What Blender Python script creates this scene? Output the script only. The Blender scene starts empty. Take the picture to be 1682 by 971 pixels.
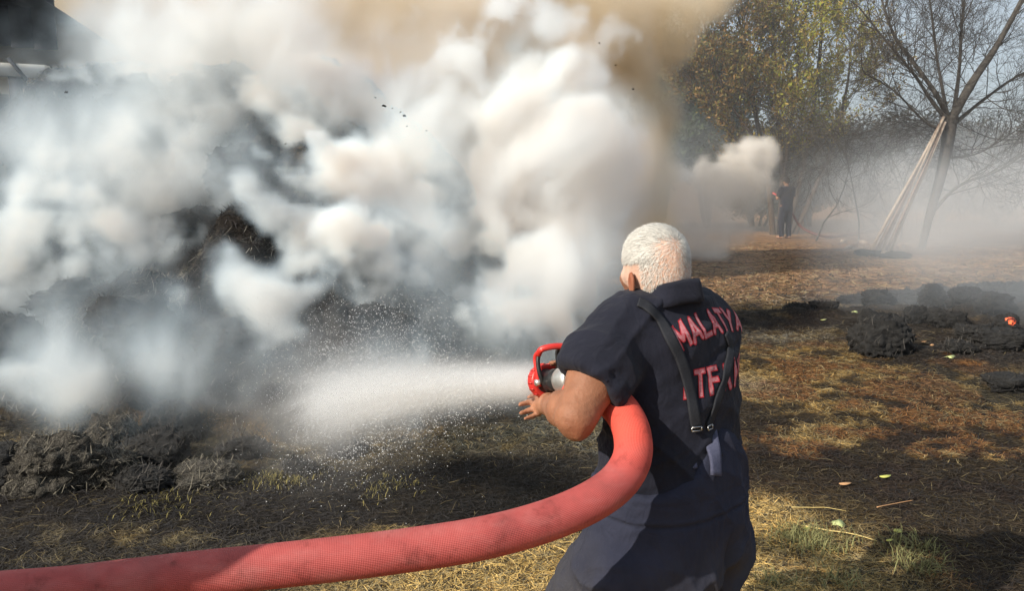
import bpy, bmesh, math, random, time
import numpy as np
from mathutils import Vector, Matrix
from mathutils.bvhtree import BVHTree
import openvdb
T0 = time.time()
random.seed(7); RNG = np.random.RandomState(7)
SC = bpy.context.scene
COL = SC.collection

# ------------------------------------------------------------------ camera, sky, sun, exposure
PITCH = math.radians(8.3); CAMZ = 1.65; FPX = 1295.0
cam = bpy.data.cameras.new('camera'); cam.lens = 36 * FPX / 1682; cam.clip_end = 6000; cam.clip_start = 0.05
camo = bpy.data.objects.new('camera', cam); COL.objects.link(camo)
camo.location = (0, 0, CAMZ); camo.rotation_euler = (math.pi / 2 - PITCH, 0, 0); SC.camera = camo
SUNDIR = Vector((0.68, 0.48, -0.53)).normalized()       # direction the light travels
elev = math.asin(-SUNDIR.z)
world = bpy.data.worlds.new('World'); SC.world = world; world.use_nodes = True
wn = world.node_tree
sky = wn.nodes.new('ShaderNodeTexSky'); sky.sky_type = 'NISHITA'; sky.sun_disc = False
sky.sun_elevation = elev; sky.sun_rotation = math.atan2(-SUNDIR.x, -SUNDIR.y)
sky.air_density = 1.0; sky.dust_density = 6.0; sky.ozone_density = 1.0; sky.altitude = 600
veil = wn.nodes.new('ShaderNodeMix'); veil.data_type = 'RGBA'; veil.inputs[0].default_value = .65; veil.inputs[7].default_value = (3.9, 4.45, 4.9, 1)   # smoke and haze thin the blue of the whole sky
wn.links.new(sky.outputs[0], veil.inputs[6]); wn.links.new(veil.outputs[2], wn.nodes['Background'].inputs[0]); wn.nodes['Background'].inputs[1].default_value = 0.12
sl = bpy.data.lights.new('sun', 'SUN'); sl.energy = 4.8; sl.angle = math.radians(0.53); sl.color = (1.0, 0.92, 0.79)
slo = bpy.data.objects.new('sun', sl); COL.objects.link(slo)
slo.rotation_euler = SUNDIR.to_track_quat('-Z', 'Y').to_euler(); slo.location = (-6, -4, 9)
SC.view_settings.view_transform = 'Standard'; SC.view_settings.look = 'None'
SC.view_settings.exposure = 0.28; SC.view_settings.gamma = 1.0
SC.render.engine = 'CYCLES'
SC.cycles.max_bounces = 12; SC.cycles.volume_bounces = 6; SC.cycles.diffuse_bounces = 3
SC.cycles.glossy_bounces = 3; SC.cycles.transparent_max_bounces = 12
SC.cycles.volume_step_rate = 1.7; SC.cycles.volume_max_steps = 512
SC.cycles.use_denoising = True; SC.cycles.sample_clamp_indirect = 8

def P(px, py, Y):
    """a point at world depth Y on the line of sight through photo pixel px,py (photo is 1682x971)"""
    u = (px - 841) / FPX; v = (485.5 - py) / FPX
    d = np.array([u, math.cos(PITCH) + v * math.sin(PITCH), -math.sin(PITCH) + v * math.cos(PITCH)])
    return np.array([0, 0, CAMZ]) + d * (Y / d[1])
def G(px, py):
    u = (px - 841) / FPX; v = (485.5 - py) / FPX
    d = np.array([u, math.cos(PITCH) + v * math.sin(PITCH), -math.sin(PITCH) + v * math.cos(PITCH)])
    return (d * (CAMZ / -d[2]))[:2]

# ------------------------------------------------------------------ noise
_T = RNG.rand(64, 64, 64).astype(np.float32)
def vn(x, y, z):
    x = np.asarray(x, np.float32); y = np.asarray(y, np.float32); z = np.asarray(z, np.float32)
    x, y, z = np.broadcast_arrays(x, y, z)
    fx = np.floor(x); fy = np.floor(y); fz = np.floor(z)
    xi = fx.astype(np.int32); yi = fy.astype(np.int32); zi = fz.astype(np.int32)
    x = x - fx; y = y - fy; z = z - fz
    x = x * x * (3 - 2 * x); y = y * y * (3 - 2 * y); z = z * z * (3 - 2 * z)
    x0 = xi & 63; x1 = (xi + 1) & 63; y0 = yi & 63; y1 = (yi + 1) & 63; z0 = zi & 63; z1 = (zi + 1) & 63
    def lx(a, b): return _T[x0, a, b] * (1 - x) + _T[x1, a, b] * x
    c0 = lx(y0, z0) * (1 - y) + lx(y1, z0) * y
    c1 = lx(y0, z1) * (1 - y) + lx(y1, z1) * y
    return c0 * (1 - z) + c1 * z
from concurrent.futures import ThreadPoolExecutor
_EX = ThreadPoolExecutor(8)
def fbm(x, y, z, s=1.0, o=4, g=0.5, kind=0):
    if np.size(x) > 60000 and np.ndim(x):
        x, y, z = np.broadcast_arrays(x, y, z); k = max(1, min(24, x.shape[0] // 4)); ix = np.array_split(np.arange(x.shape[0]), k)
        fs = [_EX.submit(_fbm, x[i[0]:i[-1] + 1], y[i[0]:i[-1] + 1], z[i[0]:i[-1] + 1], s, o, g, kind) for i in ix if len(i)]
        return np.concatenate([f.result() for f in fs])
    return _fbm(x, y, z, s, o, g, kind)
def _fbm(x, y, z, s=1.0, o=4, g=0.5, kind=0):
    f = 0; a = 1.0; t = 0
    for k in range(o):
        n = vn(x * s + 11.3 * k, y * s + 5.7 * k, z * s + 3.1 * k)
        if kind == 1: n = np.abs(2 * n - 1)                 # billows: creases at 0
        f = f + a * n; t += a; a *= g; s *= 2.07
    return f / t
def sstep(a, b, x):
    t = np.clip((x - a) / (b - a), 0, 1); return t * t * (3 - 2 * t)

# ------------------------------------------------------------------ object helpers
def tag(o, label=None, cat=None, group=None, kind=None):
    if label: o['label'] = label
    if cat: o['category'] = cat
    if group: o['group'] = group
    if kind: o['kind'] = kind
    return o
def link(name, data, parent=None, mat=None):
    o = bpy.data.objects.new(name, data); COL.objects.link(o)
    if parent is not None: o.parent = parent
    if mat is not None and data is not None: data.materials.append(mat)
    return o
def empty(name, loc, label, cat, group=None):
    o = bpy.data.objects.new(name, None); COL.objects.link(o); o.location = loc; o.empty_display_size = .1
    return tag(o, label, cat, group)
def mesh_np(name, V, F, mat=None, parent=None, smooth=False, attrs=None, origin=None):
    """V (n,3), F (m,3|4) -> object; attrs {name:(n,) or (n,3)} on points.  V are world coordinates; origin moves them"""
    V = np.asarray(V, np.float32); F = np.asarray(F, np.int32)
    org = np.zeros(3, np.float32)
    if parent is not None: org = np.array(world_loc(parent), np.float32)
    if origin is not None: org = np.array(origin, np.float32)
    V = V - org
    me = bpy.data.meshes.new(name); k = F.shape[1]
    me.vertices.add(len(V)); me.vertices.foreach_set('co', V.ravel())
    me.loops.add(F.size); me.loops.foreach_set('vertex_index', F.ravel())
    me.polygons.add(len(F)); me.polygons.foreach_set('loop_start', np.arange(0, F.size, k, dtype=np.int32))
    me.update(calc_edges=True)
    if smooth: me.polygons.foreach_set('use_smooth', np.ones(len(F), bool))
    for n, a in (attrs or {}).items():
        a = np.asarray(a, np.float32)
        if a.ndim == 1:
            me.attributes.new(n, 'FLOAT', 'POINT').data.foreach_set('value', a)
        else:
            c = np.ones((len(a), 4), np.float32); c[:, :3] = a
            me.attributes.new(n, 'FLOAT_COLOR', 'POINT').data.foreach_set('color', c.ravel())
    o = link(name, me, parent, mat)
    if origin is not None:
        o.location = origin - (world_loc(parent) if parent is not None else 0)
    return o
def world_loc(o):
    l = np.zeros(3)
    while o is not None:
        l = l + np.array(o.location); o = o.parent
    return l

# ------------------------------------------------------------------ materials
def lin(r, g, b):
    f = lambda c: (c / 255 / 12.92) if c / 255 <= .04045 else ((c / 255 + .055) / 1.055) ** 2.4
    return (f(r), f(g), f(b))
class NT:
    def __init__(s, name):
        s.m = bpy.data.materials.new(name); s.m.use_nodes = True; s.t = s.m.node_tree
        s.b = s.t.nodes['Principled BSDF']; s.o = s.t.nodes['Material Output']
    def n(s, ty, **kw):
        q = s.t.nodes.new(ty)
        for k, v in kw.items(): setattr(q, k, v)
        return q
    def L(s, a, b): s.t.links.new(a, b)
    def co(s): return s.n('ShaderNodeTexCoord').outputs['Object']
    def noise(s, scale, detail=4, rough=.55, vec=None, dist=0):
        q = s.n('ShaderNodeTexNoise'); q.inputs['Scale'].default_value = scale; q.inputs['Detail'].default_value = detail
        q.inputs['Roughness'].default_value = rough; q.inputs['Distortion'].default_value = dist
        s.L(vec if vec is not None else s.co(), q.inputs['Vector']); return q.outputs['Fac']
    def scale(s, v, vec=None):
        q = s.n('ShaderNodeMapping'); q.inputs['Scale'].default_value = v
        s.L(vec if vec is not None else s.co(), q.inputs['Vector']); return q.outputs[0]
    def ramp(s, fac, stops):
        q = s.n('ShaderNodeValToRGB'); e = q.color_ramp.elements
        while len(e) < len(stops): e.new(.5)
        for el, (p, c) in zip(e, stops):
            el.position = p; el.color = (*c, 1) if len(c) == 3 else c
        s.L(fac, q.inputs[0]); return q.outputs[0]
    def mix(s, f, a, b, mode='MIX'):
        q = s.n('ShaderNodeMix', data_type='RGBA', blend_type=mode)
        for i, v in ((0, f), (6, a), (7, b)):
            if hasattr(v, 'is_output'): s.L(v, q.inputs[i])
            else: q.inputs[i].default_value = v if i == 0 else (*v, 1)
        return q.outputs[2]
    def math(s, op, a, b=0, c=0):
        q = s.n('ShaderNodeMath', operation=op)
        for i, v in enumerate((a, b, c)):
            if hasattr(v, 'is_output'): s.L(v, q.inputs[i])
            else: q.inputs[i].default_value = v
        return q.outputs[0]
    def attr(s, name, out='Fac'):
        q = s.n('ShaderNodeAttribute'); q.attribute_name = name; return q.outputs[out]
    def bump(s, h, strength=.5, dist=.01, nrm=None):
        q = s.n('ShaderNodeBump'); q.inputs['Strength'].default_value = strength; q.inputs['Distance'].default_value = dist
        s.L(h, q.inputs['Height'])
        if nrm is not None: s.L(nrm, q.inputs['Normal'])
        s.L(q.outputs[0], s.b.inputs['Normal']); return q.outputs[0]
    def set(s, color=None, rough=.8, metal=0, spec=.3):
        if color is not None:
            if hasattr(color, 'is_output'): s.L(color, s.b.inputs['Base Color'])
            else: s.b.inputs['Base Color'].default_value = (*color, 1)
        s.b.inputs['Roughness'].default_value = rough; s.b.inputs['Metallic'].default_value = metal
        s.b.inputs['Specular IOR Level'].default_value = spec; return s
def simple(name, c1, c2, sc=20, rough=.8, bump=.3, bd=.005, metal=0, spec=.3, detail=5):
    t = NT(name); f = t.noise(sc, detail)
    t.set(t.ramp(f, [(.3, c1), (.7, c2)]), rough, metal, spec)
    if bump: t.bump(t.noise(sc * 2.3, 4), bump, bd)
    return t.m
def attr_mat(name, rough=.85, bump=0, bsc=300, bd=.003, spec=.2, trans=0):
    t = NT(name); c = t.attr('col', 'Color')
    v = t.noise(45, 3); c2 = t.mix(t.ramp(v, [(.3, (.0, .0, .0)), (.7, (1, 1, 1))]), c, c)
    t.set(c, rough, 0, spec)
    if bump: t.bump(t.noise(bsc, 3), bump, bd)
    if trans: t.b.inputs['Transmission Weight'].default_value = 0
    return t.m

# ------------------------------------------------------------------ signed-distance modelling
class SDF:
    def __init__(s, lo, hi, h):
        s.lo = np.array(lo, float); s.h = h
        s.n = np.ceil((np.array(hi) - s.lo) / h).astype(int) + 1
        s.a = np.full(s.n, .5, np.float32)
    def sub(s, lo, hi):
        i0 = np.clip(np.floor((np.array(lo) - s.lo) / s.h).astype(int), 0, s.n - 1)
        i1 = np.clip(np.ceil((np.array(hi) - s.lo) / s.h).astype(int) + 1, 1, s.n)
        if np.any(i1 <= i0): return None
        sl = tuple(slice(a, b) for a, b in zip(i0, i1))
        g = [s.lo[k] + s.h * np.arange(i0[k], i1[k]) for k in range(3)]
        return sl, g[0][:, None, None].astype(np.float32), g[1][None, :, None].astype(np.float32), g[2][None, None, :].astype(np.float32)
    def put(s, sl, d, k, mode='u'):
        a = s.a[sl]
        if mode == 'u':
            h = np.clip(.5 + .5 * (a - d) / k, 0, 1); s.a[sl] = a * (1 - h) + d * h - k * h * (1 - h)
        elif mode == 'd':
            d = -d; h = np.clip(.5 - .5 * (a - d) / k, 0, 1); s.a[sl] = a * (1 - h) + d * h + k * h * (1 - h)
    def cone(s, a, b, ra, rb, k=.02, mode='u'):
        a = np.array(a, float); b = np.array(b, float); m = max(ra, rb) + k + 3 * s.h + .01
        r = s.sub(np.minimum(a, b) - m, np.maximum(a, b) + m)
        if r is None: return
        sl, X, Y, Z = r; ab = b - a; L2 = max(float(ab @ ab), 1e-9)
        t = np.clip(((X - a[0]) * ab[0] + (Y - a[1]) * ab[1] + (Z - a[2]) * ab[2]) / L2, 0, 1)
        d = np.sqrt((X - a[0] - t * ab[0]) ** 2 + (Y - a[1] - t * ab[1]) ** 2 + (Z - a[2] - t * ab[2]) ** 2) - (ra + (rb - ra) * t)
        s.put(sl, d, k, mode)
    def chain(s, pts, rad, k=.02, mode='u'):
        for i in range(len(pts) - 1): s.cone(pts[i], pts[i + 1], rad[i], rad[i + 1], k, mode)
    def ell(s, c, r, ax=None, k=.02, mode='u'):
        c = np.array(c, float); R = np.eye(3) if ax is None else np.array([np.array(v) / np.linalg.norm(v) for v in ax])
        m = max(r) + k + 3 * s.h + .01
        q = s.sub(c - m, c + m)
        if q is None: return
        sl, X, Y, Z = q; k0 = 0; k1 = 0
        for i in range(3):
            w = (X - c[0]) * R[i, 0] + (Y - c[1]) * R[i, 1] + (Z - c[2]) * R[i, 2]
            k0 = k0 + (w / r[i]) ** 2; k1 = k1 + (w / r[i] ** 2) ** 2
        k0 = np.sqrt(k0); k1 = np.sqrt(k1) + 1e-6
        s.put(sl, k0 * (k0 - 1) / k1, k, mode)
    def loft(s, rows, lat, fwd, k=.02, p=2.3, mode='u', ztop=None):
        """rows: (center xyz, half lateral, half depth), any order in z"""
        rows = sorted(rows, key=lambda r: r[0][2]); zs = np.array([r[0][2] for r in rows])
        C = np.array([r[0] for r in rows]); W = np.array([r[1] for r in rows]); D = np.array([r[2] for r in rows])
        m = max(W.max(), D.max()) + k + .03
        lo = C.min(0) - m; hi = C.max(0) + m; lo[2] = zs[0] - .04; hi[2] = zs[-1] + .04
        q = s.sub(lo, hi); sl, X, Y, Z = q; z = Z.ravel()
        zz = np.linspace(zs[0], zs[-1], 200)
        def sm(v):
            w = np.interp(zz, zs, v); kk = np.ones(21) / 21; w = np.convolve(np.pad(w, 10, mode='edge'), kk, 'valid')
            return np.interp(z, zz, w)[None, None, :]
        cx, cy, w, d = sm(C[:, 0]), sm(C[:, 1]), sm(W), sm(D)
        u = (X - cx) * lat[0] + (Y - cy) * lat[1]; v = (X - cx) * fwd[0] + (Y - cy) * fwd[1]
        r = (np.abs(u / w) ** p + np.abs(v / d) ** p) ** (1 / p)
        dd = (r - 1) * np.minimum(w, d) * (1 + .35 * np.clip(np.abs(u) / (np.abs(v) + np.abs(u) + 1e-6), 0, 1))
        top = zs[-1] if ztop is None else ztop(u, v)
        cap = np.maximum(Z - top, zs[0] - Z)
        e = .02
        h = np.clip(.5 + .5 * (cap - dd) / e, 0, 1); dd = dd * (1 - h) + cap * h + e * h * (1 - h)
        s.put(sl, dd.astype(np.float32), k, mode)
    def mesh(s, disp=None):
        g = openvdb.FloatGrid(.5); g.copyFromArray(s.a); pts, quads = g.convertToQuads(isovalue=0.0)
        V = np.array(pts) * s.h + s.lo; Q = np.array(quads)[:, ::-1]
        return V, Q
def vnormals(V, F):
    a = V[F[:, 2]] - V[F[:, 0]]; b = V[F[:, -1 if F.shape[1] == 4 else 1]] - V[F[:, 1 if F.shape[1] == 4 else 0]]
    n = np.cross(a, b); N = np.zeros_like(V)
    for i in range(F.shape[1]):
        for c in range(3): N[:, c] += np.bincount(F[:, i], n[:, c], len(V))
    return N / (np.linalg.norm(N, axis=1, keepdims=True) + 1e-12)
def lapsmooth(V, F, it=2, lam=.5):
    E = np.concatenate([np.stack([F[:, i], F[:, (i + 1) % F.shape[1]]], 1) for i in range(F.shape[1])])
    deg = np.bincount(E[:, 0], minlength=len(V)) + 1e-9
    for _ in range(it):
        S = np.stack([np.bincount(E[:, 0], V[E[:, 1], c], len(V)) for c in range(3)], 1) / deg[:, None]
        V = V + lam * (S - V)
    return V
def orient_out(V, F):
    # openvdb winding: make normals point outward
    c = V.mean(0); N = vnormals(V, F)
    vol = np.sum((V[F[:, 0]] - c) * np.cross(V[F[:, 1]] - V[F[:, 0]], V[F[:, 2]] - V[F[:, 0]]))
    return F if vol > 0 else F[:, ::-1]

# ------------------------------------------------------------------ tubes
def tube(path, rad, ns=16, caps=True, flat=None):
    """path (n,3), rad (n,) -> V,F quads (caps closed by a ring collapsed to a point)"""
    path = np.asarray(path, float); n = len(path); rad = np.broadcast_to(np.asarray(rad, float), (n,))
    T = np.gradient(path, axis=0); T /= np.linalg.norm(T, axis=1, keepdims=True) + 1e-12
    up = np.array([0, 0, 1.]) if abs(T[0][2]) < .9 else np.array([1., 0, 0])
    a = np.cross(T[0], up); a /= np.linalg.norm(a); V = []
    for i in range(n):
        a = a - T[i] * (a @ T[i]); a /= np.linalg.norm(a) + 1e-12; b = np.cross(T[i], a)
        th = np.arange(ns) * 2 * math.pi / ns
        V.append(path[i] + rad[i] * (np.cos(th)[:, None] * a + np.sin(th)[:, None] * b))
    V = np.concatenate(V); i = np.arange(n - 1)[:, None] * ns; j = np.arange(ns)[None, :]; j2 = (j + 1) % ns
    F = np.stack([i + j, i + j2, i + ns + j2, i + ns + j], -1).reshape(-1, 4)
    if caps:
        V = np.concatenate([V, [path[0]], [path[-1]]]); c0 = len(V) - 2; c1 = len(V) - 1
        j = np.arange(0, ns, 2); e = (n - 1) * ns
        F = np.concatenate([F, np.stack([np.full_like(j, c0), (j + 2) % ns, j + 1, j], 1), np.stack([np.full_like(j, c1), e + j, e + j + 1, e + (j + 2) % ns], 1)])
    return V, F
def spline(pts, n=80):
    pts = np.asarray(pts, float); k = len(pts); t = np.linspace(0, k - 1, n)
    Q = np.concatenate([[2 * pts[0] - pts[1]], pts, [2 * pts[-1] - pts[-2]]]); out = []
    for x in t:
        i = min(int(x), k - 2); f = x - i; a, b, c, d = Q[i], Q[i + 1], Q[i + 2], Q[i + 3]
        out.append(.5 * (2 * b + (c - a) * f + (2 * a - 5 * b + 4 * c - d) * f * f + (3 * b - a - 3 * c + d) * f ** 3))
    return np.array(out)
def join(parts):
    V = []; F = []; o = 0
    for v, f in parts: V.append(v); F.append(f + o); o += len(v)
    return np.concatenate(V), np.concatenate(F)
def boxm(c, s, R=None):
    c = np.array(c, float); h = np.array(s, float) / 2
    v = np.array([[x, y, z] for x in (-1, 1) for y in (-1, 1) for z in (-1, 1)], float) * h
    if R is not None: v = v @ np.array(R).T
    return v + c, np.array([[0, 1, 3, 2], [4, 6, 7, 5], [0, 4, 5, 1], [2, 3, 7, 6], [0, 2, 6, 4], [1, 5, 7, 3]])
def spun(profile, axis_o, axis_d, ns=32):
    """surface of revolution: profile (along, radius)"""
    d = np.array(axis_d, float); d /= np.linalg.norm(d); a = np.cross(d, [0, 0, 1.]); a /= np.linalg.norm(a); b = np.cross(d, a)
    th = np.arange(ns) * 2 * math.pi / ns; V = []
    for s_, r in profile: V.append(np.array(axis_o) + d * s_ + max(r, 1e-4) * (np.cos(th)[:, None] * a + np.sin(th)[:, None] * b))
    n = len(profile); V = np.concatenate(V); i = np.arange(n - 1)[:, None] * ns; j = np.arange(ns)[None, :]; j2 = (j + 1) % ns
    return V, np.stack([i + j, i + ns + j, i + ns + j2, i + j2], -1).reshape(-1, 4)

# ================================================================== GROUND
def gauss(x, y, cx, cy, sx, sy, ang=0):
    c, s = math.cos(ang), math.sin(ang); u = (x - cx) * c + (y - cy) * s; v = -(x - cx) * s + (y - cy) * c
    return np.exp(-(u / sx) ** 2 - (v / sy) ** 2)
def mound_h(x, y):
    """burning stack of straw: foot near y=5, ridge near y=9.5, falls off to the right"""
    wob = (fbm(x, y, 3.3, .7, 3) - .5)
    foot = 5.0 + .35 * np.sin(x * 1.3) + wob * 1.2 + .25 * np.clip(x + 2.2, 0, 9)
    s = np.clip((y - foot) / 4.4, 0, 1.6)
    prof = np.where(s < 1, 3.0 * (1 - (1 - np.clip(s, 0, 1)) ** 1.35), 3.0 - 1.2 * (s - 1))
    right = 1 - sstep(-2.2, 1.2, x + .3 * wob)
    left = .30 + .70 * sstep(-6.9, -4.6, x)
    return prof * right * left
def ground_h(x, y):
    h = .03 * (fbm(x, y, 0, .8, 4) - .5) + .018 * (fbm(x, y, 2, 6, 3) - .5)
    
    h = h + .06 * gauss(x, y, 2.0, 7.0, .5, .3) + (.20 * gauss(x, y, 5.6, 9.2, 2.0, .8, .05) + .12 * gauss(x, y, 4.5, 7.2, .9, .5) + .08 * gauss(x, y, 3.2, 9.2, .7, .35)) * (.4 + 1.2 * fbm(x, y, 30, 2.6, 4, .6, 1))
    m = mound_h(x, y)
    lump = fbm(x, y, 8, 1.4, 4, .55, 1); h = h + m + np.clip(m * 2, 0, 1) * (lump - .35) * .55
    h = h + .09 * sstep(4.3, 5.2, y) * sstep(1.0, -.5, x) * (fbm(x, y, 5, 3, 4, .6, 1) - .25)
    far = sstep(14, 40, np.hypot(x, y)); return h * (1 - far * .9)
# colour zones (what lies there: straw, soil, char, ash, plus painted shade at right) as a function of the place
STRAW = np.array(lin(212, 178, 108)) * .95; CHAR = np.array((.012, .011, .011)); ASH = np.array(lin(150, 148, 138)) * .8
SOIL = np.array(lin(150, 107, 68)) * .66; DIRT = np.array(lin(166, 132, 100)) * .74; GREY = np.array(lin(118, 118, 104)) * .42
def zones(x, y):
    n1 = fbm(x, y, 1.5, 1.1, 5, .6); n2 = fbm(x, y, 6.5, 3.2, 4, .6); n3 = fbm(x, y * 2.2, 9.5, .9, 4, .55); n4 = fbm(x, y, 16.5, 9, 3, .6)
    c = np.zeros(np.shape(x) + (3,)) + SOIL
    def lay(col, m):
        nonlocal c
        m = np.clip(m, 0, 1)[..., None]; c = c * (1 - m) + np.array(col) * m
    # right hand middle ground: brown soil mottled with scorched straw
    lay(STRAW * .62, sstep(.42, .58, n2) * .8)
    lay(GREY * [1.3, 1.2, 1.0], sstep(7.4, 8.6, y + n1 - .5) * sstep(.5, 1.5, x) * .75); lay(STRAW * .8, sstep(7.6, 8.6, y) * sstep(.52, .62, n2) * .8)
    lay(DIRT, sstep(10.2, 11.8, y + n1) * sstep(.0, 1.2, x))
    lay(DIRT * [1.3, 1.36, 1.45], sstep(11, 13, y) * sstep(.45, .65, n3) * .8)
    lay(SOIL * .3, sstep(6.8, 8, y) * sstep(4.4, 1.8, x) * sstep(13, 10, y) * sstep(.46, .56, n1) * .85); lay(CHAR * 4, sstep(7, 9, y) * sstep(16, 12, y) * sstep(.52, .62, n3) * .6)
    # char patches; those at right also paint in dappled tree shade
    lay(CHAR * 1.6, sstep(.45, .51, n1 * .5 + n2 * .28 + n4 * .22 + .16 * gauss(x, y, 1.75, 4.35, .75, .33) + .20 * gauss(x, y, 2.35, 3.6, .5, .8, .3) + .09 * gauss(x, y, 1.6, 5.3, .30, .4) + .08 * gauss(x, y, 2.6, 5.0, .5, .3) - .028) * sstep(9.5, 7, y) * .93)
    # left: grey burnt litter
    lft = sstep(.9, .3, x + .25 * (n1 - .5)); lay(GREY, lft * .85); lay(STRAW * .42, lft * sstep(.50, .66, n2) * .7)
    band = gauss(x, y, -.9, 3.95, 3.2, .42, .02) + .7 * gauss(x, y, .3, 4.35, .6, .25)
    lay(CHAR * 1.4, sstep(.42, .58, band * .46 + n1 * .35 + n4 * .22 + .06) * lft * .94)
    lay(CHAR * 1.8, sstep(4.7, 5.6, y - .15 * (x + 1)) * sstep(.40, .52, n2 * .6 + n1 * .4) * lft * .9)
    lay(CHAR * 2.5, sstep(-.2, -.9, x) * sstep(4.4, 4.0, y) * sstep(.34, .46, n1 * .6 + n4 * .4) * .9)
    lay(ASH, gauss(x, y, .45, 5.0, .55, .35) * sstep(.42, .6, n4) * .7)
    lay(ASH * 1.3, (gauss(x, y, 2.6, 8.4, .75, .45) * .9 + gauss(x, y, 3.9, 10.6, 1.4, .6) * .6) * sstep(.35, .6, n4) + gauss(x, y, 1.8, 6.3, .3, .3) * .5)
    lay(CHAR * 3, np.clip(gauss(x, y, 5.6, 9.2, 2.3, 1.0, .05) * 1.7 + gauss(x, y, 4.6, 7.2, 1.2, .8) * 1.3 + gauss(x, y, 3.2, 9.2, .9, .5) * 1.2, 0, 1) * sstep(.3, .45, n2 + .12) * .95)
    lay(GREY * .8, gauss(x, y, 3.9, 6.0, .9, .6) * .5)
    # near straw
    s1 = sstep(3.60, 3.38, -.42 * sstep(.7, .95, x) + y + .25 * (n1 - .5)) * sstep(-1.1, -.3, x + .5 * (n1 - .5)) * sstep(1.60, 1.3, x + .4 * (n1 - .5) + .2 * (n2 - .5))
    lay(STRAW * 1.15, s1 * (.8 + .2 * n4)); lay(STRAW * 1.1, gauss(x, y, 1.25, 3.3, .4, .45) * .8)
    lay(SOIL * .9, s1 * sstep(.56, .68, n2) * .6)
    # the stack itself
    m = mound_h(x, y); mm = sstep(.05, .25, m)
    lay(CHAR * 2.0, mm * .97); lay(ASH * .8, mm * sstep(.58, .72, n2 * .5 + n4 * .5) * .8)
    lay(STRAW * .3, mm * sstep(.60, .70, n1) * .5)
    return c
xs = np.concatenate([-np.geomspace(2500, 7.0, 26), np.arange(-6.9, -3.5, .05), np.arange(-3.5, 4.6, .022), np.arange(4.6, 9, .07), np.geomspace(9.1, 2500, 26)])
ys = np.concatenate([-np.geomspace(2500, 1.0, 18), np.arange(-.6, 2.4, .1), np.arange(2.4, 7.6, .022), np.arange(7.6, 14, .05), np.arange(14, 26, .2), np.geomspace(26.5, 3000, 26)])
GX, GY = np.meshgrid(xs, ys, indexing='ij')
GZ = ground_h(GX, GY)
GZ = GZ + .012 * (fbm(GX, GY, 4, 22, 2) - .5) * (np.hypot(GX, GY) < 14)
nx, ny = GX.shape; I = np.arange(nx * ny).reshape(nx, ny)
GF = np.stack([I[:-1, :-1], I[1:, :-1], I[1:, 1:], I[:-1, 1:]], -1).reshape(-1, 4)
t = NT('burnt_ground'); c = t.attr('col', 'Color')
fine = t.noise(38, 6, .72); fs = t.noise(1, 5, .7, t.scale((160, 60, 60)), .6); mid = t.noise(9, 5, .6)
k = t.ramp(fine, [(.34, (.22, .20, .19)), (.5, (.85, .82, .78)), (.66, (1.7, 1.6, 1.35))])
c1 = t.mix(.9, c, k, 'MULTIPLY'); k2 = t.ramp(fs, [(.35, (.55, .52, .5)), (.62, (1.25, 1.2, 1.1))]); c1 = t.mix(.8, c1, k2, 'MULTIPLY'); c1 = t.mix(.8, c1, t.ramp(t.noise(2.6, 7, .68), [(.36, (.45, .42, .40)), (.52, (1, 1, 1)), (.66, (1.45, 1.42, 1.35))]), 'MULTIPLY')
t.set(c1, .95, 0, .12)
h = t.math('ADD', t.math('MULTIPLY', fine, 1.0), t.math('MULTIPLY', fs, .7)); t.bump(h, .9, .018)
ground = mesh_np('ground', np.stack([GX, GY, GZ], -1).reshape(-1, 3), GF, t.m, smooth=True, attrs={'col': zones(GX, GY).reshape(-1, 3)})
tag(ground, kind='structure'); ground['label'] = 'burnt ground of straw, ash and brown soil with charred patches and painted dappled shade'
print('ground', time.time() - T0, len(GF))

# ---- loose straw and charred stalks lying on the ground (nobody could count them)
def blades(x, y, z, L, w, lift, col, jit=.35, curl=.25):
    n = len(x); a = RNG.rand(n) * 2 * np.pi; d = np.stack([np.cos(a), np.sin(a), lift * (RNG.rand(n) - .15)], 1)
    s = np.stack([-np.sin(a), np.cos(a), (RNG.rand(n) - .5) * .8], 1)
    L = np.broadcast_to(L, (n,)); w = np.broadcast_to(w, (n,)); p = np.stack([x, y, z], 1)
    bend = s * (RNG.rand(n, 1) - .5) * curl * L[:, None]
    a0 = p - d * L[:, None] * .5; a1 = p + bend; a2 = p + d * L[:, None] * .5; hw = s * w[:, None] * .5
    V = np.stack([a0 - hw * .6, a0 + hw * .6, a1 - hw, a1 + hw, a2 - hw * .4, a2 + hw * .4], 1).reshape(-1, 3)
    b = np.arange(n)[:, None] * 6
    F = np.concatenate([b + np.array([[0, 1, 3, 2]]), b + np.array([[2, 3, 5, 4]])]).reshape(-1, 4)
    C = np.repeat(col * (1 + jit * (RNG.rand(n, 1) * 2 - 1)), 6, axis=0)
    return V, F, C
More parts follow.
